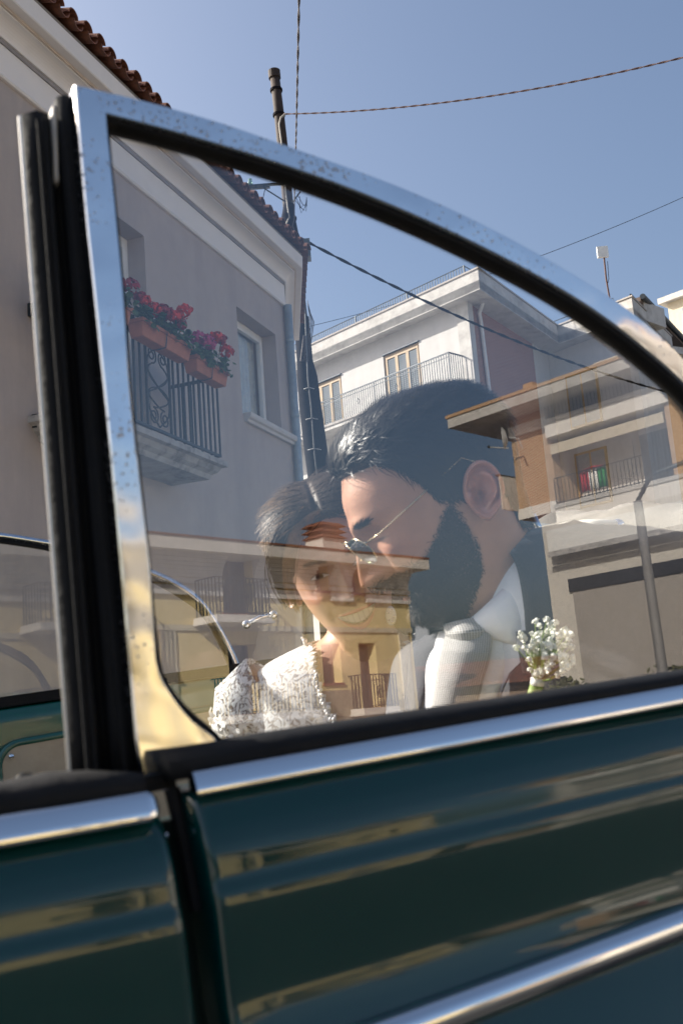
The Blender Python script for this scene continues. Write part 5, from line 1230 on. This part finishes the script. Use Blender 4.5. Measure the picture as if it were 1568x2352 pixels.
# torso
TG = Fr((-.66, -.10, .75), (-.30, .95, .08), at(1212, 1440, 1.31))
def torso_grid(rows, N=70, M=120, e=2.4):
    r = np.array(rows); zs = np.linspace(r[:, 0].min(), r[:, 0].max(), N); i = np.argsort(r[:, 0]); f = lambda c: sinterp(zs, r[i, 0], r[i, c], .008)
    w_, fx, bx = f(1), f(2), f(3); t = np.linspace(-math.pi, math.pi, M+1)[:-1]; c, s = np.cos(t), np.sin(t); cc = np.sign(c)*np.abs(c)**(2/e); ss = np.sign(s)*np.abs(s)**(2/e)
    return np.stack([np.where(c > 0, fx[:, None], bx[:, None])*cc, w_[:, None]*ss, np.repeat(zs[:, None], M, 1)], -1)
rowsG = [(.105, .058, .045, .07), (.094, .10, .06, .09), (.086, .155, .075, .10), (.074, .195, .085, .105), (.05, .214, .098, .115), (-.02, .222, .112, .125), (-.10, .222, .122, .130), (-.22, .21, .125, .125), (-.40, .19, .12, .12), (-.56, .19, .13, .13)]
TGp = torso_grid(rowsG, 90, 140); nt0, nt1 = TGp.shape[:2]
TGp[..., 1] = np.where(TGp[..., 1] < 0, TGp[..., 1]*.62, TGp[..., 1]*1.12)
# jacket with open front
M_suit = mat('dark navy suit cloth', (.018, .020, .030), .85, var=.2, vscale=60, bump=.2, bscale=500, sheen=.3)
M_suit_lit = mat('sunlit suit cloth', (.05, .053, .068), .8, var=.15, vscale=60, bump=.2, bscale=500, sheen=.3)  # same suit, lightened: sunlight on its far side put into the colour
M_shirt = mat('white shirt cotton', (.80, .80, .82), .8, var=.03, vscale=30, bump=.15, bscale=300)
def vw(z): return np.interp(z, [-.32, -.25, -.05, .03, .07, .09], [.0, .012, .062, .075, .07, .06])
JK = TGp.copy(); nj = grid_normals(JK); wr = .004*np.sin(JK[..., 2]*60+JK[..., 1]*30)+.003*np.sin(JK[..., 1]*70-JK[..., 2]*25); JK = JK+nj*(.012+wr*.6)[..., None]
open_ = (np.abs(JK[..., 1]) < vw(JK[..., 2])) & (JK[..., 0] > 0)
keep = [q for q in faces_grid(nt0, nt1) if not all(open_.ravel()[list(q)])]
def obj_from(nm, W, F_, m, parent, smooth=True, solid=0.):
    me = bpy.data.meshes.new(nm); me.from_pydata([tuple(v) for v in W], [], F_); me.update(); me.polygons.foreach_set('use_smooth', [smooth]*len(me.polygons)); me.materials.append(m)
    o = bpy.data.objects.new(nm, me); col.objects.link(o); o.parent = parent
    if solid: md = o.modifiers.new('s', 'SOLIDIFY'); md.thickness = solid; md.offset = 0
    return o
Wj = list(to_root(TG, groom, JK)); Fj = list(keep)
# sleeves joined into the jacket
for sd_ in (1, -1):
    pts = [(-.03, .17, .03), (-.05, .235, .01), (-.06, .262, -.08), (-.05, .265, -.25), (.04, .23, -.36), (.2, .15, -.42), (.27, .08, -.43)] if sd_ > 0 else [(-.03, -.07, -.02), (-.06, -.12, -.06), (-.08, -.15, -.16), (-.06, -.16, -.28), (.02, -.15, -.38), (.1, -.1, -.43)]
    b_ = MB().tube(pts, [.06, .068, .065, .06, .056, .048, .042][:len(pts)], 20); o_ = len(Wj); Wj += list(to_root(TG, groom, b_.v)); Fj += [tuple(i+o_ for i in q) for q in b_.f]
obj_from('jacket', Wj, Fj, M_suit, groom, True, .003)
SH_ = TGp.copy()+nj*.003; cut = SH_[..., 2] < .06
obj_from('shirt', to_root(TG, groom, SH_), faces_grid(nt0, nt1), M_shirt, groom, True)
# neck: continuous with the head by overlapping rings, same tone, under the collar
def surf_x(y, z):      # front surface of torso
    r = np.array(rowsG); i = np.argsort(r[:, 0]); w_ = np.interp(z, r[i, 0], r[i, 1]); fx = np.interp(z, r[i, 0], r[i, 2]); s = np.clip(np.abs(y)/w_, 0, .999); return fx*(1-s**2.4)**(1/2.4)
# shirt collar: leaf folded over the band, running round the neck
def gpx(x, y, t): return at(x, y, t)-np.array(groom.location)
top_ = [(1062, 1436, 1.235), (1110, 1395, 1.213), (1170, 1335, 1.222), (1215, 1280, 1.25), (1243, 1237, 1.315), (1235, 1240, 1.37), (1180, 1290, 1.41), (1100, 1370, 1.39), (1050, 1430, 1.30), (1045, 1440, 1.25)]
bot_ = [(1080, 1446, 1.222), (1199, 1480, 1.192), (1236, 1412, 1.205), (1256, 1332, 1.245), (1272, 1266, 1.325), (1262, 1262, 1.39), (1190, 1320, 1.44), (1090, 1400, 1.42), (1035, 1450, 1.32), (1035, 1446, 1.26)]
T_ = np.array(crv([gpx(*q) for q in top_], 90)); B_ = np.array(crv([gpx(*q) for q in bot_], 90)); rows = []
for a, b in zip(T_, B_): rows.append([a+(b-a)*f+(-CF)*.010*math.sin(math.pi*f**.7) for f in np.linspace(0, 1, 8)])
obj_from('shirt_collar', np.array(rows).reshape(-1, 3), faces_grid(90, 8, 0, False), M_shirt, groom, True, .0022)
inner = [[a+(q-a)*0+CF*.006*0+np.array([0, 0, -.001*k_]) for q in (a,)][0] for k_, a in enumerate(T_)]
rows = [[a, a+np.array([0, 0, -.03])+CF*.012] for a in T_]
obj_from('collar_band', np.array(rows).reshape(-1, 3), faces_grid(90, 2, 0, False), M_shirt, groom, True, .0022)
# tie
def tie_mat():
    m, t, b = new_mat('silver white dotted tie'); N, L = t.nodes, t.links
    uv = N.new('ShaderNodeUVMap'); v = N.new('ShaderNodeTexVoronoi'); v.inputs['Scale'].default_value = 1; v.inputs['Randomness'].default_value = 0; L.new(uv.outputs[0], v.inputs['Vector'])
    r = N.new('ShaderNodeValToRGB'); r.color_ramp.elements[0].position = .25; r.color_ramp.elements[0].color = (.12, .115, .11, 1); r.color_ramp.elements[1].position = .38; r.color_ramp.elements[1].color = (.40, .39, .38, 1)
    L.new(v.outputs['Distance'], r.inputs[0]); L.new(r.outputs[0], b.inputs['Base Color']); b.inputs['Roughness'].default_value = .5; b.inputs['Sheen Weight'].default_value = .3
    bp = N.new('ShaderNodeBump'); bp.inputs['Strength'].default_value = .5; bp.inputs['Distance'].default_value = .002; L.new(v.outputs['Distance'], bp.inputs['Height']); L.new(bp.outputs[0], b.inputs['Normal']); return m
M_tie = tie_mat()
def patch(nm, left, right, tl, tr, bulge, m, nu=60, nv=16, uv=None, solid=.003):
    Lc = np.array(crv([(x, y, 0) for x, y in left], nu)); Rc = np.array(crv([(x, y, 0) for x, y in right], nu)); rows = []
    for i in range(nu):
        f = i/(nu-1); tL = np.interp(f, np.linspace(0, 1, len(tl)), tl); tR = np.interp(f, np.linspace(0, 1, len(tr)), tr)
        r_ = []
        for k_ in range(nv):
            h = k_/(nv-1); x, y = (Lc[i]*(1-h)+Rc[i]*h)[:2]; bb = np.interp(f, np.linspace(0, 1, len(bulge)), bulge); r_.append(gpx(x, y, tL*(1-h)+tR*h-bb*math.sin(math.pi*min(1, max(0, h)))**.8))
        rows.append(r_)
    o = obj_from(nm, np.array(rows).reshape(-1, 3), faces_grid(nu, nv, 0, False), m, groom, True, solid)
    if uv:
        lay = o.data.uv_layers.new(name='UVMap'); 
        for lp2 in o.data.loops: vi = lp2.vertex_index; lay.data[lp2.index].uv = (vi % nv/(nv-1)*uv[0], vi//nv/(nu-1)*uv[1])
    return o
patch('tie', [(1028, 1448), (1014, 1496), (1003, 1560), (992, 1640), (985, 1760)], [(1128, 1432), (1124, 1500), (1106, 1566), (1090, 1640), (1075, 1760)], [1.235, 1.215, 1.205, 1.20, 1.20], [1.215, 1.195, 1.19, 1.19, 1.19], [.008, .014, .013, .012, .012], M_tie, 80, 22, (22, 74), .004)
patch('tie_knot', [(1018, 1436), (1024, 1455), (1034, 1478)], [(1094, 1420), (1108, 1448), (1104, 1476)], [1.245, 1.225, 1.222], [1.225, 1.205, 1.205], [.014, .016, .010], M_tie, 24, 14, (14, 14), .004)
# shirt front beside the tie, and the two lapels
patch('shirt_front', [(1096, 1446), (1096, 1500), (1088, 1570), (1072, 1680), (1066, 1760)], [(1205, 1470), (1180, 1520), (1150, 1580), (1110, 1680), (1090, 1760)], [1.222, 1.213, 1.208, 1.206, 1.206], [1.207, 1.205, 1.205, 1.205, 1.205], [.004, .006, .006, .004, .004], M_shirt, 40, 12)
patch('shirt_front', [(1010, 1452), (985, 1500), (975, 1560), (965, 1700)], [(1040, 1446), (1024, 1500), (1012, 1560), (1000, 1700)], [1.27, 1.25, 1.24, 1.24], [1.24, 1.225, 1.215, 1.21], [.002, .003, .003, .003], M_shirt, 30, 8)
patch('lapel', [(1203, 1468), (1186, 1516), (1156, 1580), (1116, 1680), (1096, 1760)], [(1275, 1400), (1290, 1470), (1262, 1530), (1200, 1680), (1150, 1780)], [1.20, 1.198, 1.196, 1.195, 1.195], [1.19, 1.165, 1.165, 1.175, 1.185], [.004, .008, .008, .006, .004], M_suit, 50, 12)
patch('lapel', [(1006, 1440), (944, 1492), (936, 1560), (930, 1650), (925, 1760)], [(1022, 1452), (1014, 1490), (986, 1560), (962, 1650), (945, 1760)], [1.30, 1.28, 1.27, 1.26, 1.26], [1.262, 1.242, 1.236, 1.232, 1.23], [.002, .008, .008, .006, .006], M_suit_lit, 50, 12)
patch('jacket_front', [(990, 1448), (915, 1500), (893, 1580), (885, 1700)], [(1012, 1446), (960, 1500), (950, 1580), (940, 1700)], [1.36, 1.36, 1.36, 1.36], [1.29, 1.285, 1.275, 1.27], [.01, .015, .015, .01], M_suit_lit, 40, 12)

# boutonniere of small white flowers
bt = empty('boutonniere', loc=tuple(at(1225, 1590, 1.13))); bo_ = np.array(bt.location)
def bpx(x, y, t): return at(x, y, t)-bo_
M_gyp = mat('white gypsophila', (.78, .78, .70), .8, var=.1, vscale=50); M_stem = mat('green stem', (.20, .28, .06), .6, var=.3, vscale=30)
base_ = bpx(1232, 1565, 1.13); fl = []
tries = 0
while len(fl) < 105 and tries < 4000:
    tries += 1; x = rng.normal(1255, 36); y = rng.normal(1490, 33); r = rng.uniform(.0022, .0046)
    if ((x-1256)/78)**2+((y-1488)/66)**2 > 1: continue
    fl.append((x, y, rng.uniform(1.085, 1.135), r))
for x, y, t, r in fl:
    c = bpx(x, y, t); b_ = MB()
    b_.ball(c, r*.55, 6, 5)
    for k_ in range(16):
        v = rng.normal(0, 1, 3); v /= np.linalg.norm(v); leaf_patch(b_, c+v*r*rng.uniform(.6, 1.), r*rng.uniform(.4, .65), v+rng.normal(0, .5, 3))
    b_.build('blossom', M_gyp, bt)
    MB().tube([base_, (base_*.45+c*.55)+rng.normal(0, .002, 3), c], .0006, 4).build('stalk', M_stem, bt)
MB().tube([bpx(1234, 1558, 1.125), bpx(1232, 1574, 1.125)], .0075, 10).build('ribbon_wrap', mat('satin ribbon', (.75, .74, .72), .35), bt, True)
MB().tube([bpx(1232, 1572, 1.127), bpx(1224, 1600, 1.128), bpx(1214, 1650, 1.13)], [.007, .0075, .008], 10).build('stem', M_stem, bt, True)
tag(bt, 'boutonniere of tiny white blossoms with green stem on the suit lapel', 'flower')

# ------------------------------------------------------------------ bride
HB = Fr((.05, -.08, 1), (-.36, .93, 0), at(778, 1296, 1.52))
bride = tag(rootP('person', Fr((0, 0, 1), (0, 1, 0), at(820, 1540, 1.55)), -.5), 'smiling woman in white beaded lace dress and veil leaning beside the man', 'person')
ztb = [.122, .116, .10, .085, .06, .03, .01, 0, -.03, -.05, -.07, -.09, -.102, -.110, -.118, -.14, -.20]
fzb = [.01, .035, .065, .077, .088, .092, .088, .086, .085, .083, .081, .078, .072, .058, .040, .040, .045]
bzb = [.01, .05, .085, .10, .112, .113, .11, .106, .09, .078, .066, .058, .055, .052, .05, .05, .055]
wzb = [.01, .035, .055, .063, .070, .0725, .072, .0715, .068, .063, .056, .047, .042, .042, .044, .046, .052]
X, Yg, Z = head_grid(ztb, fzb, bzb, wzb, 300, 280, -.20, 2.15)
mk = np.clip((X-.015)/.035, 0, 1); y, z = Yg, Z; d = 0*X
d += .003*G2(y, z, .027, .022, .022, .009)-.011*G2(y, z, .031, .004, .016, .011)+.0075*G2(y, z, .031, .003, .0125, .009)
Hn = sinterp(z, [.022, .012, 0, -.014, -.026, -.035, -.041, -.047], [0, .004, .008, .013, .018, .021, .013, 0], .002); Wn = sinterp(z, [.02, 0, -.02, -.033, -.042], [.008, .0068, .008, .0105, .011], .003)
d += Hn*np.exp(-(y/Wn)**2)+.007*G2(y, z, .0125, -.036, .006, .0065)+.010*G2(y, z, .041, -.028, .017, .015)-.004*G2(y, z, .032, -.055, .006, .012)
zc = -.066+8.5*y**2; hw = np.clip(1-(np.abs(y)/.030)**2, 0, 1); dm = z-zc
up_l = np.clip((dm-.0052*hw)/.001+.5, 0, 1)*np.clip((.0105*hw-dm)/.001+.5, 0, 1)*(hw > .02); lo_l = np.clip((-.0118*hw-dm)/.001+.5, 0, 1)*np.clip((dm+.020*hw)/.001+.5, 0, 1)*(hw > .02)
tee = np.clip((dm+.0105*hw)/.0007+.5, 0, 1)*np.clip((.0050*hw-dm)/.0007+.5, 0, 1)*(hw > .08)
gap = np.clip((dm+.0125*hw)/.0006+.5, 0, 1)*np.clip((-.0103*hw-dm)/.0006+.5, 0, 1)*(hw > .05)
d += .0045*up_l+.005*lo_l-.0030*tee-.005*gap-.004*G2(y, z, .033, -.058, .005, .006)+.005*G(y, z, 0, -.097, .017, .010)
X = X+d*mk; PB_ = np.stack([X, Yg, Z], -1); NB_ = grid_normals(PB_)
sk = np.array([.45, .255, .17]); m0, m1 = PB_.shape[:2]; cols = np.tile(sk, (m0, m1, 1))
cols = blend(cols, np.clip(.7*G2(y, z, .042, -.028, .02, .016), 0, 1)*mk, (.50, .22, .16))
cols = blend(cols, np.clip(up_l+lo_l, 0, 1)*mk, (.52, .16, .14)); cols = blend(cols, gap*mk, (.12, .03, .03))
tl = np.clip(1-np.abs(((y+.0038) % .0076)-.0038)/.0007, 0, 1)*.0
tln = np.clip(1-np.minimum((y % .0078), .0078-(y % .0078))/.0008, 0, 1)
cols = blend(cols, tee*mk, (.80, .76, .68)); cols = blend(cols, tee*tln*.55*mk, (.35, .28, .24))
ey = ((np.abs(y)-.031)/.0135); eo = np.clip(1-ey**2, 0, 1); de = z-(.002+.0035*eo-.0015); eye = np.clip((.0030*eo-np.abs(z-.0025-.002*eo))/.0006+.5, 0, 1)*(eo > .02)
cols = blend(cols, eye*mk, (.62, .58, .55)); iris = np.clip((.0055-np.hypot(np.abs(y)-.031, z-.004))/.0008+.5, 0, 1)*eye; cols = blend(cols, iris*mk, (.06, .03, .018))
lash = np.clip(1-np.abs(z-(.0035+.0048*eo))/.0013, 0, 1)*(eo > 0); cols = blend(cols, lash*mk*.95, (.02, .012, .01))
lash2 = np.clip(1-np.abs(z-(.0015-.0012*eo))/.0009, 0, 1)*(eo > 0); cols = blend(cols, lash2*mk*.6, (.06, .03, .025))
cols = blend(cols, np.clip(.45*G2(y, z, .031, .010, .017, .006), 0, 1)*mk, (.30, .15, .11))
brow = np.clip(1.5*np.exp(-((z-(.0225+.004*np.clip(1-((np.abs(y)-.036)/.02)**2, 0, 1)))/.0028)**2)*np.clip(1-((np.abs(y)-.031)/.019)**4, 0, 1)*(np.abs(np.abs(y)-.031) < .019), 0, 1); cols = blend(cols, brow*mk*.8, (.07, .04, .025))
cols = blend(cols, np.clip(.9*G2(y, z, .0075, -.0435, .003, .002), 0, 1)*mk, (.12, .05, .04))
def hair_mask_b(x, y, z): line = np.interp(x, [-.12, -.05, -.02, .0, .02, .05, .075, .09], [-.05, -.04, -.02, -.002, .03, .066, .078, .080]); return np.clip((z-line)/.006+.5, 0, 1)
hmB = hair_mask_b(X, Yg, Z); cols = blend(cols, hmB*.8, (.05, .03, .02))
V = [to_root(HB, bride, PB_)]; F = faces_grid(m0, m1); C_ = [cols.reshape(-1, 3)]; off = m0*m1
for sd_ in (1, -1):
    E = ear_mesh(sd_, .029, .018, 20)+np.array([-.018, sd_*.066, -.012]); ne, na_ = E.shape[:2]; V.append(to_root(HB, bride, E)); F += faces_grid(ne, na_, off); off += ne*na_; C_.append(np.tile(np.array([.36, .19, .13]), (ne*na_, 1)))
# shoulders, chest and arms in the same skin
TB = Fr((-.10, .0, 1), (-.08, 1, 0), at(835, 1530, 1.56))
rowsB = [(.075, .046, .042, .05), (.05, .052, .045, .055), (.035, .075, .052, .065), (.02, .115, .062, .075), (.005, .150, .072, .085), (-.02, .172, .085, .095), (-.06, .178, .098, .10), (-.12, .168, .118, .10), (-.20, .150, .118, .095), (-.32, .128, .09, .085), (-.45, .16, .10, .11)]
TBp = torso_grid(rowsB, 100, 150, 2.2); s0_, s1_ = TBp.shape[:2]
V.append(to_root(TB, bride, TBp)); F += faces_grid(s0_, s1_, off); off += s0_*s1_; C_.append(np.tile(sk, (s0_*s1_, 1)))
arms = []
for sd_ in (1, -1):
    pts = [(0, sd_*.14, -.02), (0, sd_*.175, -.05), (.0, sd_*.19, -.12), (.01, sd_*.195, -.24), (.08, sd_*.17, -.33), (.18, sd_*.10, -.36), (.25, sd_*.05, -.36)]; arms.append(pts)
    b_ = MB().tube(pts, [.045, .047, .042, .037, .034, .028, .023], 18); V.append(to_root(TB, bride, b_.v)); F += [tuple(i+off for i in q) for q in b_.f]; off += len(b_.v); C_.append(np.tile(sk, (len(b_.v), 1)))
color_mesh('skin', np.concatenate(V), F, np.concatenate(C_), M_skinB, bride)
# hair: centre part swept back
M_hairB = hair_mat('chestnut hair', (.040, .022, .012), .55); M_hair_sunlit = hair_mat('sunlit brown strands', (.20, .115, .05), .4)  # second tone paints sunlight into the strands on her sunward side
thk = (.005+.010*np.clip((Z-.02)/.06, 0, 1)+.006*np.clip((-.02-X)/.05, 0, 1))*hmB-.003*(1-hmB); thk = thk-.004*np.exp(-(Yg/.004)**2)*np.clip(X/.03, 0, 1)*hmB
SHb = PB_+NB_*(thk*.85)[..., None]; Wb = HB.w(SHb.reshape(-1, 3)).reshape(SHb.shape)-np.array(bride.location); sel = (hmB > .02).ravel()
obj_from('hair', Wb.reshape(-1, 3), [q for q in faces_grid(m0, m1) if all(sel[list(q)])], M_hairB, bride)
AB = HB.A; WnB = NB_ @ AB; areaB = np.linalg.norm(np.cross(np.gradient(PB_, axis=0), np.gradient(PB_, axis=1)), axis=2); brl = np.array(bride.location)
def dir_br(p, n): l = HB.l(p+brl); s = np.sign(l[1]) if abs(l[1]) > .001 else 1; return np.array([-.55, s*.9, -.55+.3*np.clip((.02-l[2])/.1, 0, 1)]) @ AB
strands(Wb, WnB, pick(hmB > .25, 11000, areaB), dir_br, lambda p: .045, .0010, M_hairB, 'hair_strands', bride, .22, 5, .08, .22)
strands(Wb, WnB, pick((hmB > .3) & (Yg < -.01), 900, areaB), dir_br, lambda p: .05, .0012, M_hair_sunlit, 'hair_strands', bride, .14, 5, .04, .12)
# loose face-framing locks and low bun
def lock(pts, n, spread, m, nm='hair_lock', w_=.0011):
    P = np.array(crv(pts, 22)); vs, fs = [], []; o = 0
    for k_ in range(n):
        o1 = rng.normal(0, spread, 3); ph = rng.uniform(0, 6.28); e_ = rng.uniform(.7, 1); L_ = int(22*e_)
        for i in range(L_):
            f = i/21; q = P[i]+o1*(.25+.9*math.sin(math.pi*min(1, f*1.1))+.4*f)+np.array([.0015*math.sin(ph+f*7), .001*math.cos(ph+f*5), 0]); ww = w_*(1-.6*f)*.5; vs += [q-CR*ww, q+CR*ww]
        for i in range(L_-1): a = o+2*i; fs.append((a, a+1, a+3, a+2))
        o += 2*L_
    return obj_from(nm, np.array(vs)-brl, fs, m, bride)
def lp_(lst): return [at(x, y, t) for x, y, t in lst]
lock(lp_([(742, 1170, 1.43), (690, 1210, 1.42), (665, 1290, 1.42), (668, 1360, 1.42), (688, 1410, 1.42)]), 130, .0032, M_hair_sunlit)
lock(lp_([(720, 1165, 1.45), (668, 1200, 1.44), (640, 1280, 1.44), (645, 1350, 1.45), (665, 1400, 1.46)]), 160, .0045, M_hairB)
lock(lp_([(700, 1150, 1.46), (650, 1190, 1.46), (628, 1260, 1.47), (632, 1330, 1.48)]), 140, .005, M_hairB)
bun = MB(); bc = at(915, 1375, 1.60)
P = []
for i in range(19):
    P.append([bc+CR*(.052*math.sin(math.pi*i/18)*math.cos(2*math.pi*j/26)*(1+.04*math.sin(5*j+i)))+CU*(.060*math.cos(math.pi*i/18))-CF*(.05*math.sin(math.pi*i/18)*math.sin(2*math.pi*j/26)) for j in range(26)])
obj_from('hair_bun', np.array(P).reshape(-1, 3)-brl, faces_grid(19, 26), M_hairB, bride)
for k_ in range(7): lock([bc+CR*(-.045+.015*k_)+CU*.05-CF*.03, bc+CR*(-.05+.018*k_)-CF*.055, bc+CR*(-.03+.012*k_)-CU*.055-CF*.04], 60, .004, M_hairB)
ea = at(897, 1414, 1.47)-brl; MB().ball(ea, (.008, .006, .014), 14, 10).build('earring', mat('pearl earring', (.75, .74, .70), .25, coat=.5), bride, True)
for k_ in range(5): MB().ball(ea+CR*.004*math.cos(k_*1.3)+CU*.009*math.sin(k_*1.3)-CF*.006, .0016, 6, 5).build('earring_bead', M_chrome, bride, True)
# lace dress
def lace_mat(nm, alpha=0.):
    m, t, b = new_mat(nm); N, L = t.nodes, t.links; tc = N.new('ShaderNodeTexCoord')
    n1 = N.new('ShaderNodeTexNoise'); n1.inputs['Scale'].default_value = 75; n1.inputs['Detail'].default_value = 5; n1.inputs['Distortion'].default_value = 2.2; L.new(tc.outputs['Object'], n1.inputs['Vector'])
    v = N.new('ShaderNodeTexVoronoi'); v.inputs['Scale'].default_value = 420; L.new(tc.outputs['Object'], v.inputs['Vector'])
    r = N.new('ShaderNodeValToRGB'); r.color_ramp.elements[0].color = (.42, .38, .36, 1); r.color_ramp.elements[1].color = (.80, .79, .78, 1); r.color_ramp.elements[0].position = .42; r.color_ramp.elements[1].position = .52
    L.new(n1.outputs['Fac'], r.inputs[0]); L.new(r.outputs[0], b.inputs['Base Color']); b.inputs['Roughness'].default_value = .75
    bp = N.new('ShaderNodeBump'); bp.inputs['Strength'].default_value = .5; bp.inputs['Distance'].default_value = .002; L.new(r.outputs[0], bp.inputs['Height']); L.new(bp.outputs[0], b.inputs['Normal'])
    if alpha:
        gt = N.new('ShaderNodeMapRange'); gt.inputs['From Min'].default_value = .40; gt.inputs['From Max'].default_value = .52; gt.inputs['To Min'].default_value = alpha; gt.inputs['To Max'].default_value = 1; L.new(n1.outputs['Fac'], gt.inputs['Value']); L.new(gt.outputs[0], b.inputs['Alpha'])
    return m
M_lace = lace_mat('white lace', .0); M_lace2 = lace_mat('open lace', .35)
nb_ = grid_normals(TBp); DR = TBp+nb_*.006
def neck_open(y_, z_, x_): depth = -.105+.0*y_; return (x_ > -.02) & (z_ > np.interp(np.abs(y_), [0, .03, .055, .072, .09, .2], [-.105, -.08, -.03, .03, .05, .1]))
op = neck_open(DR[..., 1], DR[..., 2], DR[..., 0]) | (DR[..., 2] > .034)
obj_from('dress', to_root(TB, bride, DR), [q for q in faces_grid(s0_, s1_) if not all(op.ravel()[list(q)])], M_lace, bride, True, .002)
for sd_, pts in zip((1, -1), arms):
    b_ = MB().tube(pts[:6], [.056, .060, .054, .048, .044, .04], 22, cap=False); P = np.array(b_.v); P = P+rng.normal(0, .0015, P.shape); obj_from('lace_sleeve', to_root(TB, bride, P), b_.f, M_lace2, bride, True, .001)
# scalloped shoulder ruffle
fl = MB()
for k_ in range(520):
    t = rng.uniform(-1.2, 1.6); r_ = rng.uniform(.055, .066); f = rng.random(); P0_ = np.array(arms[1][1])*(1-f)+np.array(arms[1][3])*f
    q = P0_+np.array([r_*math.cos(t), -r_*math.sin(t), rng.normal(0, .004)]); n_ = q-P0_; leaf_patch(fl, q, rng.uniform(.003, .007), n_+rng.normal(0, .04, 3))
obj_from('lace_flowers', to_root(TB, bride, fl.v), fl.f, mat('lace applique', (.80, .79, .77), .7), bride)
# beaded neckline
bd = MB()
for yy_ in np.linspace(-.085, .085, 90):
    zz_ = np.interp(abs(yy_), [0, .03, .055, .072, .09, .2], [-.105, -.08, -.03, .03, .05, .1])
    r = np.array(rowsB); i_ = np.argsort(r[:, 0]); w_ = np.interp(zz_, r[i_, 0], r[i_, 1]); fx = np.interp(zz_, r[i_, 0], r[i_, 2]); s_ = min(.999, abs(yy_)/w_); xx_ = fx*(1-s_**2.2)**(1/2.2)
    for k_ in range(2): bd.ball((xx_+.008+rng.normal(0, .001), yy_+rng.normal(0, .002), zz_+rng.normal(0, .003)), rng.uniform(.002, .0036), 6, 5)
o = obj_from('neckline_beads', to_root(TB, bride, bd.v), bd.f, mat('glass beads', (.80, .80, .80), .15, coat=.6), bride)
# veil falling behind the shoulder and over the near arm
def veil_mat():
    m, t, b = new_mat('tulle veil'); N, L = t.nodes, t.links; b.inputs['Base Color'].default_value = (.80, .79, .77, 1); b.inputs['Roughness'].default_value = .8
    lw = N.new('ShaderNodeLayerWeight'); lw.inputs[0].default_value = .35; mr = N.new('ShaderNodeMapRange'); mr.inputs['To Min'].default_value = .12; mr.inputs['To Max'].default_value = .30; L.new(lw.outputs['Facing'], mr.inputs['Value']); L.new(mr.outputs[0], b.inputs['Alpha']); return m
rows = []
for i, (x, y, t, wd) in enumerate([(668, 1290, 1.60, 26), (655, 1380, 1.60, 36), (645, 1460, 1.59, 50), (640, 1540, 1.58, 66), (640, 1620, 1.57, 80), (645, 1700, 1.56, 92), (650, 1800, 1.56, 100)]):
    rows.append([at(x+wd*(f*2-1), y-14*math.cos(f*5), t+.004*math.sin(f*9+i*.6)) for f in np.linspace(0, 1, 40)])
obj_from('veil', np.array(rows).reshape(-1, 3)-brl, faces_grid(7, 40, 0, False), veil_mat(), bride, True)
